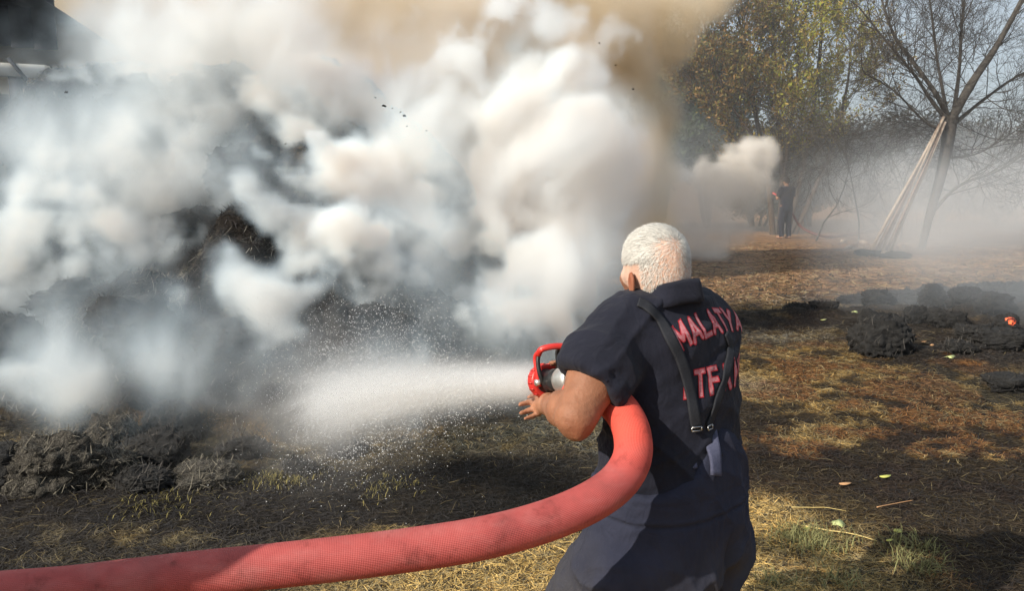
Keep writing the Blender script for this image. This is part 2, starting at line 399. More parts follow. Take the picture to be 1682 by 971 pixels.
def straw_field(N, y0, y1, xlim=.72, Lr=(.03, .11), wr=(.0015, .0035), dark=.35):
    y = y0 * (y1 / y0) ** RNG.rand(N); x = (RNG.rand(N) * 2 - 1) * (y * xlim + .4)
    z = ground_h(x, y); c = zones(x, y); lum = c.mean(1)
    keep = RNG.rand(N) < np.clip(.14 + lum * 8, 0, 1); x, y, z, c, lum = x[keep], y[keep], z[keep], c[keep], lum[keep]
    n = len(x); pale = RNG.rand(n) < np.clip(.02 + lum * 2.6, 0, .5) * (mound_h(x, y) < .05)
    col = c * 1.25; col[pale] = (np.array([.42, .33, .17]) * (.4 + .7 * RNG.rand(pale.sum(), 1))) * np.clip(.35 + lum[pale, None] * 3.2, 0, 1.2)
    bk = RNG.rand(n) < dark; col[bk] = CHAR * (1 + 2 * RNG.rand(bk.sum(), 1))
    d = np.hypot(x, y) / 4
    return blades(x, y, z + .004 + .012 * RNG.rand(n), (Lr[0] + (Lr[1] - Lr[0]) * RNG.rand(n) ** 2), (wr[0] + (wr[1] - wr[0]) * RNG.rand(n)) * np.clip(d, .8, 3), .35, col)
mat_straw = attr_mat('straw_stalks', .8, 0)
NB = 340000
V, F, C = straw_field(NB, 2.6, 9.5); V2_, F2_, C2_ = straw_field(60000, 9.5, 21, Lr=(.05, .22), wr=(.003, .006), dark=.45); F = np.concatenate([F, F2_ + len(V)]); V = np.concatenate([V, V2_]); C = np.concatenate([C, C2_])
tag(mesh_np('loose_straw', V, F, mat_straw, attrs={'col': C}), 'loose straw and charred stalks scattered over the burnt ground', 'straw', kind='stuff')
# straw that sticks out of the burning stack
N = 130000
x = -6.8 + 8.3 * RNG.rand(N); y = 4.7 + 4.9 * RNG.rand(N); m = mound_h(x, y); kp = m > .04; x, y = x[kp], y[kp]
z = ground_h(x, y) + .01; n = len(x); q = fbm(x, y, 20, 2.2, 3)
col = np.where((RNG.rand(n) < sstep(.45, .65, q) * .55)[:, None], np.array([.16, .15, .13]) * (.4 + RNG.rand(n, 1)), CHAR * (1 + 4 * RNG.rand(n, 1) ** 2))
V, F, C = blades(x, y, z, .03 + .08 * RNG.rand(n), .003 + .004 * RNG.rand(n), 1.2, col)
tag(mesh_np('charred_straw', V, F, mat_straw, attrs={'col': C}), 'charred black straw bristling over the slope of the smouldering stack', 'straw', kind='stuff')
# green grass tufts and fresh leaves by the man's right
def tufts(spots, name, label, cg, ln=.06):
    Vs = []; Fs = []; Cs = []; o = 0
    for (cx, cy, r, n) in spots:
        x = cx + r * RNG.randn(n) * .5; y = cy + r * RNG.randn(n) * .4; z = ground_h(x, y); a = RNG.rand(n) * 6.28; L = ln * (.5 + RNG.rand(n))
        d = np.stack([np.cos(a) * .6, np.sin(a) * .6, .5 + RNG.rand(n)], 1); d /= np.linalg.norm(d, axis=1, keepdims=True); s = np.stack([-np.sin(a), np.cos(a), 0 * a], 1) * .002
        p = np.stack([x, y, z], 1); tip = p + d * L[:, None] + np.stack([np.cos(a), np.sin(a), -.6 + 0 * a], 1) * L[:, None] * .3; mid = p + d * L[:, None] * .6
        V = np.stack([p - s, p + s, mid - s * .8, mid + s * .8, tip - s * .1, tip + s * .1], 1).reshape(-1, 3); b = np.arange(n)[:, None] * 6
        Fs.append(np.concatenate([b + np.array([[0, 1, 3, 2]]), b + np.array([[2, 3, 5, 4]])]).reshape(-1, 4) + o); Vs.append(V); o += len(V)
        Cs.append(np.repeat(np.array(cg) * (.5 + RNG.rand(n, 1)), 6, axis=0))
    return tag(mesh_np(name, np.concatenate(Vs), np.concatenate(Fs), mat_straw, attrs={'col': np.concatenate(Cs)}), label, 'grass', kind='stuff')
g = lambda px, py: tuple(G(px, py))
tufts([(*g(1335, 895), .17, 420), (*g(1300, 880), .1, 120), (*g(1495, 900), .14, 200), (*g(1510, 935), .12, 160), (*g(1370, 955), .14, 120), (*g(1270, 960), .1, 80)], 'green_grass', 'short green grass tufts growing through the straw beside the man', (.17, .165, .07))
tufts([(*g(465, 785), .22, 500), (*g(260, 830), .3, 260), (*g(640, 800), .2, 200)], 'yellow_grass', 'yellowed grass tufts on the scorched ground left of the man', (.20, .17, .06), .026)
def leaf_on_ground(px, py, size, rot, label, mat, star=0, tilt=.25):
    x, y = G(px, py); z = float(ground_h(np.array(x), np.array(y))) + .02
    n = 14; th = np.linspace(0, 2 * np.pi, n, endpoint=False)
    if star: r = .55 + .45 * np.abs(np.cos(th * 2.5 + .3)); q = np.stack([np.cos(th) * r, np.sin(th) * r], 1)
    else: q = np.stack([np.cos(th), np.sin(th) * .48 * (1 - .25 * np.cos(th))], 1)
    q = q * size; zz = -q[:, 1] ** 2 * 9 + .3 * q[:, 0] * tilt
    V = np.concatenate([np.stack([q[:, 0], q[:, 1], zz], 1), [[0, 0, .002]]]); V2 = V - [0, 0, .0015]
    c, s = math.cos(rot), math.sin(rot); R = np.array([[c, -s, 0], [s, c, 0], [0, 0, 1]])
    i = np.arange(n); F = np.concatenate([np.stack([i, (i + 1) % n, np.full(n, n)], 1), np.stack([(i + 1) % n, i, np.full(n, n)], 1) + n + 1, np.stack([i, i + n + 1, (i + 1) % n], 1), np.stack([i + n + 1, (i + 1) % n + n + 1, (i + 1) % n], 1)])
    V = np.concatenate([V, V2]) @ R.T + [x, y, z]
    o = mesh_np('fallen_leaf', V, F, mat, origin=np.array([x, y, z]), smooth=True)
    return tag(o, label, 'leaf', 'fallen leaves on the burnt ground')
lf_y = simple('leaf_yellow', (.42, .40, .07), (.50, .52, .16), 60, .6, .2, .001); lf_g = simple('leaf_pale_green', (.40, .46, .16), (.55, .58, .3), 60, .6, .2, .001); lf_b = simple('leaf_brown', (.42, .22, .10), (.5, .3, .16), 60, .7, .2, .001)
for a in [(1454, 787, .035, .2, 'yellow leaf alone on black charred ground right of the man', lf_y), (1377, 862, .040, 1.1, 'ragged pale green leaf above the green grass tuft', lf_g, 1), (1388, 800, .035, .1, 'brown leaf on charred ground left of the yellow leaf', lf_b),
          (1474, 876, .022, .7, 'small yellow leaf at the far end of the straw tip', lf_y, 1), (1461, 893, .018, .3, 'tiny yellow leaf just below another on the straw', lf_y), (1326, 872, .022, .4, 'small yellow leaf at the left end of a long stalk', lf_y),
          (1560, 598, .055, .5, 'pale green crumpled leaf below the grey char heap at right', lf_g, 1), (1403, 525, .05, .9, 'pale green leaf left of the big charred hay clod', lf_g, 1), (1352, 537, .04, .3, 'small yellow green leaf on charred litter far left of the clod', lf_g), (1660, 619, .03, .1, 'tiny pale green leaf near the right picture edge', lf_g),
          (1517, 569, .03, .1, 'small tan leaf just right of the big charred clod', lf_b), (1530, 583, .035, .9, 'tan crumpled leaf below right of the big charred clod', lf_b)]:
    leaf_on_ground(*a)
def stalk(px0, py0, px1, py1, r, label, mat):
    a = np.array([*G(px0, py0), 0]); b = np.array([*G(px1, py1), 0]); p = spline([a, a * .5 + b * .5 + [.02, .02, 0], b], 12)
    p[:, 2] = ground_h(p[:, 0], p[:, 1]) + .022; V, F = tube(p, np.linspace(r, r * .5, 12), 6)
    tag(mesh_np('dry_stalk', V, F, mat, origin=p[0], smooth=True), label, 'stalk', 'long dry stalks on the ground')
st_m = simple('stalk_dry', (.50, .36, .12), (.62, .5, .22), 50, .6, .2, .001)
stalk(1320, 870, 1440, 895, .004, 'long yellow stalk lying across the green grass tuft', st_m)
stalk(1440, 840, 1500, 827, .003, 'reddish dry stalk lying on black char right of the man', lf_b)
stalk(1300, 838, 1390, 845, .0025, 'thin dry stalk above the ragged pale leaf', st_m)
print('litter', time.time() - T0)

# ---- charred hay clods
cl = NT('charred_hay'); f1 = cl.noise(14, 6, .7); f2 = cl.noise(1, 5, .7, cl.scale((90, 30, 60)), 1.0)
cl.set(cl.mix(cl.ramp(f2, [(.60, (0, 0, 0)), (.80, (1, 1, 1))]), cl.ramp(f1, [(.3, (.008, .008, .009)), (.7, (.035, .034, .033))]), (.16, .15, .135)), .85, 0, .35)
cl.bump(cl.math('ADD', f1, f2), 1, .02); mat_clod = cl.m
cb = NT('scorched_hay'); f1 = cb.noise(10, 6, .7); f2 = cb.noise(1, 5, .7, cb.scale((110, 40, 80)), 1.5)
cb.set(cb.mix(cb.ramp(f2, [(.45, (0, 0, 0)), (.62, (1, 1, 1))]), cb.ramp(f1, [(.35, (.014, .013, .012)), (.7, (.06, .053, .044))]), (.17, .155, .13)), .9, 0, .2)
cb.bump(cb.math('ADD', f1, f2), 1, .02); mat_hay = cb.m
em = NT('glowing_ember'); e1 = em.noise(30, 4); em.set(em.ramp(e1, [(.4, (.05, .01, .01)), (.6, (.5, .12, .05))]), .8)
em.L(em.ramp(e1, [(.42, (.02, .0, .0)), (.56, (.9, .10, .03)), (.72, (1.0, .32, .10))]), em.b.inputs['Emission Color']); em.b.inputs['Emission Strength'].default_value = .9; mat_ember = em.m
def clod(x, y, r, label, mat=None, seed=0, z0=None, box=.0, ember=None, fuzz=500, name='charred_hay_clod', group='charred clods of hay on the ground'):
    bm = bmesh.new(); bmesh.ops.create_icosphere(bm, subdivisions=5, radius=1); V = np.array([v.co[:] for v in bm.verts]); F = np.array([[v.index for v in f.verts] for f in bm.faces]); bm.free()
    if box: p = 2 + box * 5; V = V / (np.sum(np.abs(V) ** p, 1, keepdims=True) ** (1 / p))
    n = fbm(V[:, 0] + seed * 3.7, V[:, 1] + seed, V[:, 2], 1.2, 3) - .5; n2 = fbm(V[:, 0] + seed, V[:, 1], V[:, 2] * 2.2, 4, 4, .6, 1) - .35
    V = V * (1 + n * 1.0 + n2 * .42)[:, None]; V[:, 2] += .015 * np.sin(V[:, 2] * 14 + n * 8); V = V * np.array(r); z = float(ground_h(np.array(x), np.array(y))) if z0 is None else z0
    V = V + [x, y, z + r[2] * .55]
    root = empty(name, (x, y, z), label, 'hay clod' if 'hay' in name else 'clod', group)
    mesh_np('hay_mass', V, F, mat or mat_clod, root, smooth=True)
    if fuzz:
        i = RNG.randint(0, len(V), fuzz); i = i[V[i, 2] > z]; pn = V[i]; c = (.15, .135, .105) if mat is mat_hay else (.06, .055, .05)
        bv, bf, bc = blades(pn[:, 0], pn[:, 1], pn[:, 2], .03 + .07 * RNG.rand(len(i)), .003 + .003 * RNG.rand(len(i)), 1.5, np.array(c) * (.3 + 1.1 * RNG.rand(len(i), 1)))
        tag(mesh_np('loose_straw', bv, bf, mat_straw, root, attrs={'col': bc}), kind='stuff')
    if ember is not None:
        ex, ey, ez, er = ember; bm = bmesh.new(); bmesh.ops.create_icosphere(bm, subdivisions=3, radius=er); E = np.array([v.co[:] for v in bm.verts]); EF = np.array([[v.index for v in f.verts] for f in bm.faces]); bm.free()
        E = E * (1 + .5 * (fbm(E[:, 0] * 30, E[:, 1] * 30, E[:, 2] * 30, 1, 2) - .5))[:, None] * [1, .7, .8]
        mesh_np('glowing_ember', E + [x + ex, y + ey, z + ez], EF, mat_ember, root, smooth=True)
    return root
cx, cy = G(1450, 588)
clod(cx, cy + .1, (.235, .19, .22), 'big black square hay clod with a glowing ember on its right side', seed=3, box=.35, ember=(.22, -.06, .13, .03), fuzz=900)
row = [(1308, 520, .16, .06, 'low charred lump in the ash strip nearest the man'), (1350, 524, .17, .07, 'low charred lump in the middle of the ash strip'), (1400, 500, .2, .08, 'flat smoking clod just behind the big square clod'), (1470, 502, .3, .12, 'wide blue grey smoking clod behind the big square clod'),
       (1530, 520, .14, .15, 'upright black chunk right of the big square clod'), (1560, 505, .2, .14, 'grey clod in the back row above the upright chunk'), (1610, 512, .26, .14, 'grey clod in the back row left of the glowing one'), (1668, 505, .3, .2, 'tallest grey clod of the back row at the picture edge'),
       (1600, 560, .2, .10, 'charred clod in the front row below the back row'), (1640, 585, .26, .1, 'low mossy grey clod in the front row at right'), (1575, 590, .14, .07, 'small charred clod before the front row'), (1505, 540, .13, .10, 'black chunk between the big square clod and the upright chunk'), (1555, 545, .2, .12, 'dark lump between the two rows, below the upright chunk'), (1625, 530, .22, .13, 'dark lump between the rows, left of the glowing clod'), (1580, 525, .18, .12, 'dark lump just below the back row middle'), (1500, 505, .2, .12, 'blue grey lump behind the upright chunk'), (1535, 498, .22, .15, 'hazy lump at the left end of the back row'), (1640, 498, .26, .18, 'hazy lump behind the glowing clod'), (1590, 495, .2, .15, 'hazy lump in the back row between two grey clods'), (1440, 515, .2, .12, 'lump half hidden behind the big square clod'), (1670, 640, .25, .07, 'flat grey clod lowest at the right picture edge')]
for k, (px, py, rx, rz, lb) in enumerate(row):
    x, y = G(px, py); clod(x, y, (rx, rx * .6, rz), lb, seed=10 + k, fuzz=500, box=.15)
x, y = G(1655, 556); clod(x, y + .05, (.13, .1, .13), 'round clod with an orange glowing top at far right', seed=31, ember=(0, -.06, .14, .06), fuzz=150)
lefts = [(78, 800, .27, .19, mat_hay, 'rounded brown hay lump at the foot of the stack, lower left'), (190, 745, .15, .14, mat_hay, 'upright brown hay lump behind the rounded one'), (170, 790, .2, .1, mat_hay, 'low brown hay lump right of the rounded one'), (-5, 800, .18, .14, mat_clod, 'black hay lump cut by the left picture edge'),
         (250, 760, .2, .12, mat_clod, 'dark hay lump in the middle of the left heap'), (280, 725, .16, .16, mat_clod, 'steep black hay lump in thin smoke behind the left heap'), (235, 800, .15, .07, mat_clod, 'flat black clod before the left heap'), (490, 775, .10, .055, mat_clod, 'small smooth black clod on yellow grass'),
         (340, 790, .18, .06, mat_hay, 'flat brown hay lump between left heap and yellow grass'), (130, 715, .16, .12, mat_hay, 'grey brown hay lump highest of the left heap'), (570, 745, .12, .05, mat_clod, 'small dark clod under the water spray'), (400, 750, .16, .08, mat_clod, 'dark clod in thin smoke left of the water spray')]
for k, (px, py, rx, rz, mt, lb) in enumerate(lefts):
    x, y = G(px, py); clod(x, y, (rx, rx * .75, rz), lb, mt, seed=50 + k, fuzz=700)
# smouldering hay lumps on the slope
slope = [(215, 548, .30, .26, 'black hay lump with ash edges high on the left slope'), (120, 495, .28, .2, 'black hay lump above the ash edged one'), (20, 580, .3, .26, 'black hay lump at the left edge of the slope'), (370, 565, .26, .2, 'dark hay lump left of the small bright flame'), (540, 590, .26, .28, 'dark hay lump right of the small bright flame'),
         (405, 300, .34, .3, 'black hay lump in the gap between the big smoke puffs'), (330, 380, .32, .24, 'charred hay lump low in the smoke gap'), (330, 160, .34, .28, 'charred hay lump near the top of the stack'), (215, 165, .34, .25, 'grey hay lump at the upper left of the stack'), (615, 540, .3, .2, 'grey hay lump behind the water spray'), (740, 560, .34, .3, 'rounded grey hay lump in smoke above the spray'), (270, 630, .26, .18, 'dark hay lump above the left heap')]
def on_mound(px, py):
    Ys = np.arange(4.2, 11.5, .03); a = P(px, py, 1.0) - [0, 0, CAMZ]; x, z = a[0] * Ys, CAMZ + a[2] * Ys
    k = np.nonzero(ground_h(x, Ys) >= z)[0]
    return P(px, py, Ys[k[0]] if len(k) else 8.0)
for k, (px, py, rx, rz, lb) in enumerate(slope):
    p = on_mound(px, py); clod(p[0], p[1], (rx, rx * .8, rz), lb, mat_clod, seed=80 + k, z0=p[2] - .12, fuzz=700, group='smouldering hay lumps on the stack')
print('clods', time.time() - T0)

# ================================================================== THE FIREFIGHTER IN FRONT
A = math.radians(42); FW = np.array([-math.sin(A), math.cos(A), 0]); LT = np.array([-math.cos(A), -math.sin(A), 0]); UP = np.array([0, 0, 1.])
man = empty('person', (0.46, 2.15, 0.0), 'white haired man in dark blue shirt and overalls, seen from behind, aiming a fire hose', 'person')
# torso rows: centre pixel, pixel row, depth, half width, half thickness
TOR = [(1098, 478, 2.12, .075, .07), (1098, 500, 2.115, .125, .085), (1100, 518, 2.11, .185, .105), (1104, 545, 2.105, .212, .12), (1107, 600, 2.10, .212, .135), (1104, 680, 2.08, .205, .14), (1101, 760, 2.06, .212, .15), (1100, 830, 2.06, .225, .16), (1097, 900, 2.06, .25, .17)]
def rows(t, g=0): return [(P(a, b, c), w + g, d + g) for a, b, c, w, d in t]
LSH = P(1010, 552, 1.985); LEL = P(946, 684, 1.845); LWR = P(902, 664, 2.10)
RSH = P(1168, 552, 2.22); REL = np.array([.40, 2.50, 1.08]); RWR = P(930, 634, 2.235)
NOZ = P(889, 626, 2.17); JD = np.array([-.50, .855, -.235]); JD /= np.linalg.norm(JD)       # nozzle mouth and the way the jet goes
HIP = P(1097, 900, 2.06); HL = HIP + LT * .11; HR = HIP - LT * .11
KNL = np.array([.21, 2.14, .40]); KNR = np.array([.60, 2.62, .42]); ANL = np.array([.10, 2.0, .09]); ANR = np.array([.66, 2.48, .09])
HC = P(1078, 434, 2.10); yaw = math.radians(27)
HF = np.array([-math.sin(yaw), math.cos(yaw), -.12]); HF /= np.linalg.norm(HF); HLt = np.cross(UP, HF); HLt /= np.linalg.norm(HLt); HU = np.cross(HF, HLt)
def hp(f, l, u): return HC + HF * f + HLt * l + HU * u
s = SDF((-.02, 1.70, .0), (.82, 2.80, 1.60), .0045)
# legs and torso under the clothes
s.chain([HL, KNL, ANL], [.10, .065, .045], .03); s.chain([HR, KNR, ANR], [.10, .065, .045], .03)
for an in (ANL, ANR): s.cone(an - [0, 0, .04], an - [0, 0, .04] + FW * .16, .045, .035, .03)
s.loft(rows(TOR, -.022), LT, FW, .03)
# neck, head
s.cone(P(1098, 500, 2.11), hp(-.01, 0, -.07), .066, .058, .03)
s.ell(hp(0, 0, .005), (.098, .080, .098), (HF, HLt, HU), .01)
s.ell(hp(-.028, 0, -.045), (.066, .064, .062), (HF, HLt, HU), .03)
s.ell(hp(.045, 0, -.06), (.058, .062, .075), (HF, HLt, HU), .03)
s.cone(hp(.07, 0, -.115), hp(.06, 0, -.11), .034, .034, .03)                       # chin
s.cone(hp(.03, .055, -.03), hp(.075, .045, -.035), .022, .018, .02)                # cheek bones
s.cone(hp(.03, -.055, -.03), hp(.075, -.045, -.035), .022, .018, .02)
s.cone(hp(.088, .03, .015), hp(.088, -.03, .015), .018, .018, .015)                # brow
s.cone(hp(.098, 0, -.005), hp(.118, 0, -.04), .010, .015, .012)                    # nose
for e in (-1, 1):
    s.ell(hp(.088, e * .031, -.004), (.02, .015, .012), (HF, HLt, HU), .006, 'd'); s.ell(hp(.082, e * .031, -.004), (.013, .013, .012), (HF, HLt, HU), .003)
s.cone(hp(.095, .02, -.075), hp(.095, -.02, -.075), .010, .010, .01); s.cone(hp(.104, .02, -.076), hp(.104, -.02, -.076), .003, .003, .004, 'd')
for e in (-1, 1):                                                                  # ears: rim, lobe, hollow
    ea = (HF * .85 - HU * .2 - HLt * e * .35, HLt * e, HU); c0 = hp(-.004, e * .083, -.047)
    s.ell(c0 + HLt * e * .006 - HF * .004, (.019, .007, .033), (HF * .95 - HLt * e * .3, HLt * e + HF * .3, HU), .008)
    s.cone(c0 - HU * .028 + HLt * e * .004, c0 - HU * .034 + HLt * e * .004, .008, .007, .006)
    s.ell(c0 + HLt * e * .014 + HF * .003, (.011, .006, .02), (HF, HLt * e, HU), .004, 'd')
# arms
s.chain([LSH, LSH * .45 + LEL * .55, LEL], [.068, .062, .052], .03)
s.cone(LEL + [.0, -.002, -.008], LEL + [.002, .0, -.030], .044, .030, .02); s.ell(LEL + [.004, -.034, -.022], (.016, .014, .024), None, .014); s.ell(LEL * .72 + LWR * .28 + [-.016, -.010, .014], (.040, .060, .046), None, .010)
fm = LEL * .6 + LWR * .4 + [-.006, -.008, .004]
s.chain([LEL, fm, LWR], [.046, .042, .028], .012)
s.chain([RSH, REL, RWR], [.064, .05, .03], .03)
# left hand: palm under the nozzle, fingers spread towards the left
def hand(wr, palm, tips, thumb, side):
    s.cone(wr, palm, .027, .024, .02)
    n = len(tips)
    for i, (b, m, t, r) in enumerate(tips):
        s.cone(palm * .55 + wr * .45, b, .016, r * 1.15, .012); s.cone(b, m, r * 1.1, r, .006); s.cone(m, t, r, r * .82, .004)
    s.chain([wr * .6 + palm * .4, thumb[0], thumb[1], thumb[2]], [.017, .013, .0105, .009], .008)
lp = P(896, 664, 2.165)
hand(LWR, lp, [(P(888, 652, 2.20), P(878, 649, 2.20), P(869, 653, 2.185), .0078), (P(882, 660, 2.20), P(868, 661, 2.20), P(854, 665, 2.185), .0082), (P(881, 670, 2.19), P(868, 675, 2.19), P(856, 679, 2.175), .0080), (P(885, 679, 2.18), P(875, 684, 2.17), P(863, 688, 2.155), .0070)],
     (P(902, 650, 2.22), P(900, 637, 2.25), P(894, 628, 2.26)), 1)
rp = P(917, 618, 2.235)
hand(RWR, rp, [(P(908, 606, 2.22), P(905, 598, 2.20), P(908, 596, 2.175), .008), (P(914, 604, 2.215), P(913, 596, 2.19), P(916, 597, 2.165), .008), (P(921, 604, 2.21), P(922, 597, 2.185), P(924, 600, 2.16), .008), (P(928, 607, 2.205), P(930, 602, 2.185), P(930, 606, 2.165), .007)],
     (P(905, 622, 2.26), P(898, 618, 2.25), P(893, 612, 2.24)), -1)
V, F = s.mesh(); F = orient_out(V, F); V = lapsmooth(V, F, 2, .4)
N = vnormals(V, F)
armd = np.minimum(np.linalg.norm(V - LEL, axis=1), np.linalg.norm(V - fm, axis=1))
V = V + N * ((fbm(V[:, 0], V[:, 1], V[:, 2], 45, 3) - .5) * .0022 * (armd < .2))[:, None]
V[:, :] += N * ((fbm(V[:, 0] * 1, V[:, 1] * 1, V[:, 2] * .25, 95, 2)[:, None] - .5) * .0012)
# colour: sun-browned skin, paler palms, redder ear and nape, grey stubble scalp under the hair
loc = V - HC; f_ = loc @ HF; l_ = loc @ HLt; u_ = loc @ HU
skin = np.array(lin(166, 117, 90)) * .74
C = np.tile(skin, (len(V), 1)); C *= (.88 + .24 * fbm(V[:, 0], V[:, 1], V[:, 2], 30, 4))[:, None]
red = np.clip(1 - np.linalg.norm(V - hp(0, .09, -.03), axis=1) / .06, 0, 1); C = C * (1 - red[:, None] * [.0, .35, .45])
el = np.clip(1 - np.linalg.norm(V - LEL - [0, -.05, -.02], axis=1) / .05, 0, 1); C = C * (1 - el[:, None] * [.0, .12, .15])
hd = np.linalg.norm(V - lp, axis=1) < .10; C[hd] = C[hd] * [1.25, 1.3, 1.35]
scalp = (f_ ** 2 / .105 ** 2 + l_ ** 2 / .09 ** 2 + (u_ - .005) ** 2 / .108 ** 2 < 1.3) & (u_ > -.09 + .9 * np.clip(f_, 0, 1)) & (np.abs(l_) < .085) & (f_ < .075)
C[scalp] = C[scalp] * .25 + np.array(lin(218, 188, 170)) * .72
t = NT('skin'); pores = t.noise(420, 3); blot = t.noise(26, 5)
t.set(t.mix(.5, t.attr('col', 'Color'), t.ramp(blot, [(.3, (.66, .58, .54)), (.7, (1.22, 1.15, 1.1))]), 'MULTIPLY'), .55, 0, .28)
t.b.inputs['Subsurface Weight'].default_value = .12; t.b.inputs['Subsurface Scale'].default_value = .006; t.b.inputs['Subsurface Radius'].default_value = (1, .35, .2)
h = t.math('ADD', t.math('MULTIPLY', pores, .5), t.noise(90, 5)); t.bump(t.math('ADD', h, t.math('MULTIPLY', t.noise(22, 3), 2.0)), .5, .004); mat_skin = t.m
BODY = (V, vnormals(V, F)); body = mesh_np('body', V, F, mat_skin, man, smooth=True, attrs={'col': C})
print('body', time.time() - T0, len(F))

def bvh(V, F): return BVHTree.FromPolygons([tuple(v) for v in V], [tuple(int(i) for i in f) for f in F])
# ---- shirt
def ridge(x, y, z, s_, sharp=1.0): return 1 - np.abs(2 * vn(x * s_, y * s_, z * s_) - 1)
s = SDF((.02, 1.72, .72), (.80, 2.72, 1.52), .005)
s.loft(rows([r for r in TOR if 500 <= r[1] <= 760] + [(1101, 815, 2.06, .19, .135)], .004) , LT, FW, .03, ztop=lambda u, v: P(1098, 486, 2.11)[2])
s.cone(P(1040, 518, 2.03), P(1072, 506, 2.08), .062, .055, .05); s.cone(P(1130, 506, 2.17), P(1160, 520, 2.2), .055, .062, .05)      # shoulder slopes
slv = LSH * .38 + LEL * .62
s.chain([LSH, LSH * .6 + LEL * .4, slv + (LEL - LSH) * .03], [.078, .080, .086], .05)
rs2 = RSH * .42 + REL * .58; s.chain([RSH, rs2], [.078, .08], .05)
# open the sleeves at the hem, the neck hole and the bottom
def cutplane(o, n, r):
    """remove everything beyond the plane (o, n) within r of o"""
    o = np.array(o); n = np.array(n) / np.linalg.norm(n); q = s.sub(o - r - .05, o + r + .05)
    sl, X, Y, Z = q; d = -((X - o[0]) * n[0] + (Y - o[1]) * n[1] + (Z - o[2]) * n[2]); rr = np.sqrt((X - o[0]) ** 2 + (Y - o[1]) ** 2 + (Z - o[2]) ** 2) - r
    s.put(sl, np.maximum(d, rr).astype(np.float32), .004, 'd')
ad = (LEL - LSH) / np.linalg.norm(LEL - LSH)
hem_n = ad * .93 + np.array([-.36, .1, .05]) * .6
cutplane(slv + hem_n / np.linalg.norm(hem_n) * .002, hem_n, .105)
s.cone(LSH * .5 + LEL * .5, LEL + ad * .03, .064, .066, .004, 'd')                     # inside of the sleeve
s.cone(P(1098, 505, 2.11), P(1094, 455, 2.09), .060, .062, .006, 'd')                 # neck hole
V, F = s.mesh(); F = orient_out(V, F); V = lapsmooth(V, F, 3, .5); N = vnormals(V, F)
X, Y, Z = V.T
U_ = (V - P(1100, 650, 2.1)) @ LT
# folds: drag lines from the armpit and gathers over the belt, big soft buckles on the back
dA = np.linalg.norm(V - P(1030, 620, 1.98), axis=1); dS = np.linalg.norm(V - slv, axis=1)
fo = .020 * (fbm(X, Y, Z * .6, 8, 4, .6) - .5)
diag = U_ * .8 + Z * 1.2; fo = fo + .013 * (ridge(diag, U_ * .25 + Y * .2, Z * .3, 15) ** 2 - .35) * np.clip(1.2 - dA / .33, 0, 1)
fo = fo + .012 * (ridge(Z * 1.0 + U_ * .45, U_ * .3, X * .2, 20) ** 2 - .35) * sstep(1.16, .95, Z)
fo = fo + .006 * (ridge((V @ ad) * 1.0 + X * .4, X * .4, Y * .4, 26) ** 2 - .3) * sstep(.16, .04, dS)
fo = fo + .009 * (ridge(U_ * .9 - Z * .7, Z * .5, Y * .5 + X * .3, 8.5) ** 4 - .2) + .006 * (ridge(U_ * .5 + Z * .9, Z * .4, Y * .5, 13) ** 4 - .2)
fo = fo - .010 * np.exp(-((Z - P(1150, 590, 2.0)[2] + .12 * U_ + .01 * np.sin(U_ * 30)) / .008) ** 2) * sstep(.12, -.02, U_) * .6
hemd = (V - slv) @ (hem_n / np.linalg.norm(hem_n)); fo = fo + .0018 * (np.abs(hemd + .022) < .003) * -1 * (dS < .12)
V = V + N * fo[:, None]; V = lapsmooth(V, F, 1, .4)
t = NT('navy_cotton'); cc = t.co(); wv = t.n('ShaderNodeTexWave'); wv.inputs['Scale'].default_value = 260; wv.inputs['Distortion'].default_value = 1.5; t.L(cc, wv.inputs['Vector'])
t.set(t.ramp(t.noise(7, 5), [(.3, (.0075, .0085, .017)), (.7, (.013, .0145, .027))]), .85, 0, .25); t.b.inputs['Sheen Weight'].default_value = .05; t.b.inputs['Sheen Roughness'].default_value = .5
t.bump(t.math('ADD', t.math('MULTIPLY', wv.outputs['Fac'], .25), t.math('ADD', t.noise(60, 5), t.math('MULTIPLY', t.noise(1, 3, .5, t.scale((16, 16, 9)), 1.6), 5))), .55, .005); mat_navy = t.m
shirt = mesh_np('shirt', V, F, mat_navy, man, smooth=True); SV, SFc = V, F; sb = bvh(V, F); sb0 = bvh(lapsmooth(V, F, 30, .6), F)
# collar: a stand-up band round the neck, flaring out
th = np.linspace(-2.75, 2.75, 72); cp = P(1099, 476, 2.07); cv = []
for k, (dz, rr) in enumerate([(-.040, .080), (.0, .076), (.018, .073), (.024, .077), (.014, .081), (-.020, .089), (-.036, .092)]):
    back = -FW * .7 - HF * .3; back /= np.linalg.norm(back); sd = np.cross(UP, back)
    r_ = rr * (1 + .05 * np.sin(th * 5)); cv.append(cp + np.outer(np.cos(th) * r_ * 1.0, back) + np.outer(np.sin(th) * r_ * .95, sd) + np.outer(dz + .010 * np.cos(th) * 1 - .012 * (1 - np.cos(th)), UP))
cv = np.array(cv); m_, n_ = cv.shape[:2]; i = np.arange(m_ - 1)[:, None] * n_ + np.arange(n_ - 1)[None]
o = mesh_np('collar', cv.reshape(-1, 3), np.stack([i, i + 1, i + n_ + 1, i + n_], -1).reshape(-1, 4), mat_navy, man, smooth=True)
sm = o.modifiers.new('thick', 'SOLIDIFY'); sm.thickness = .003; sm.offset = 0
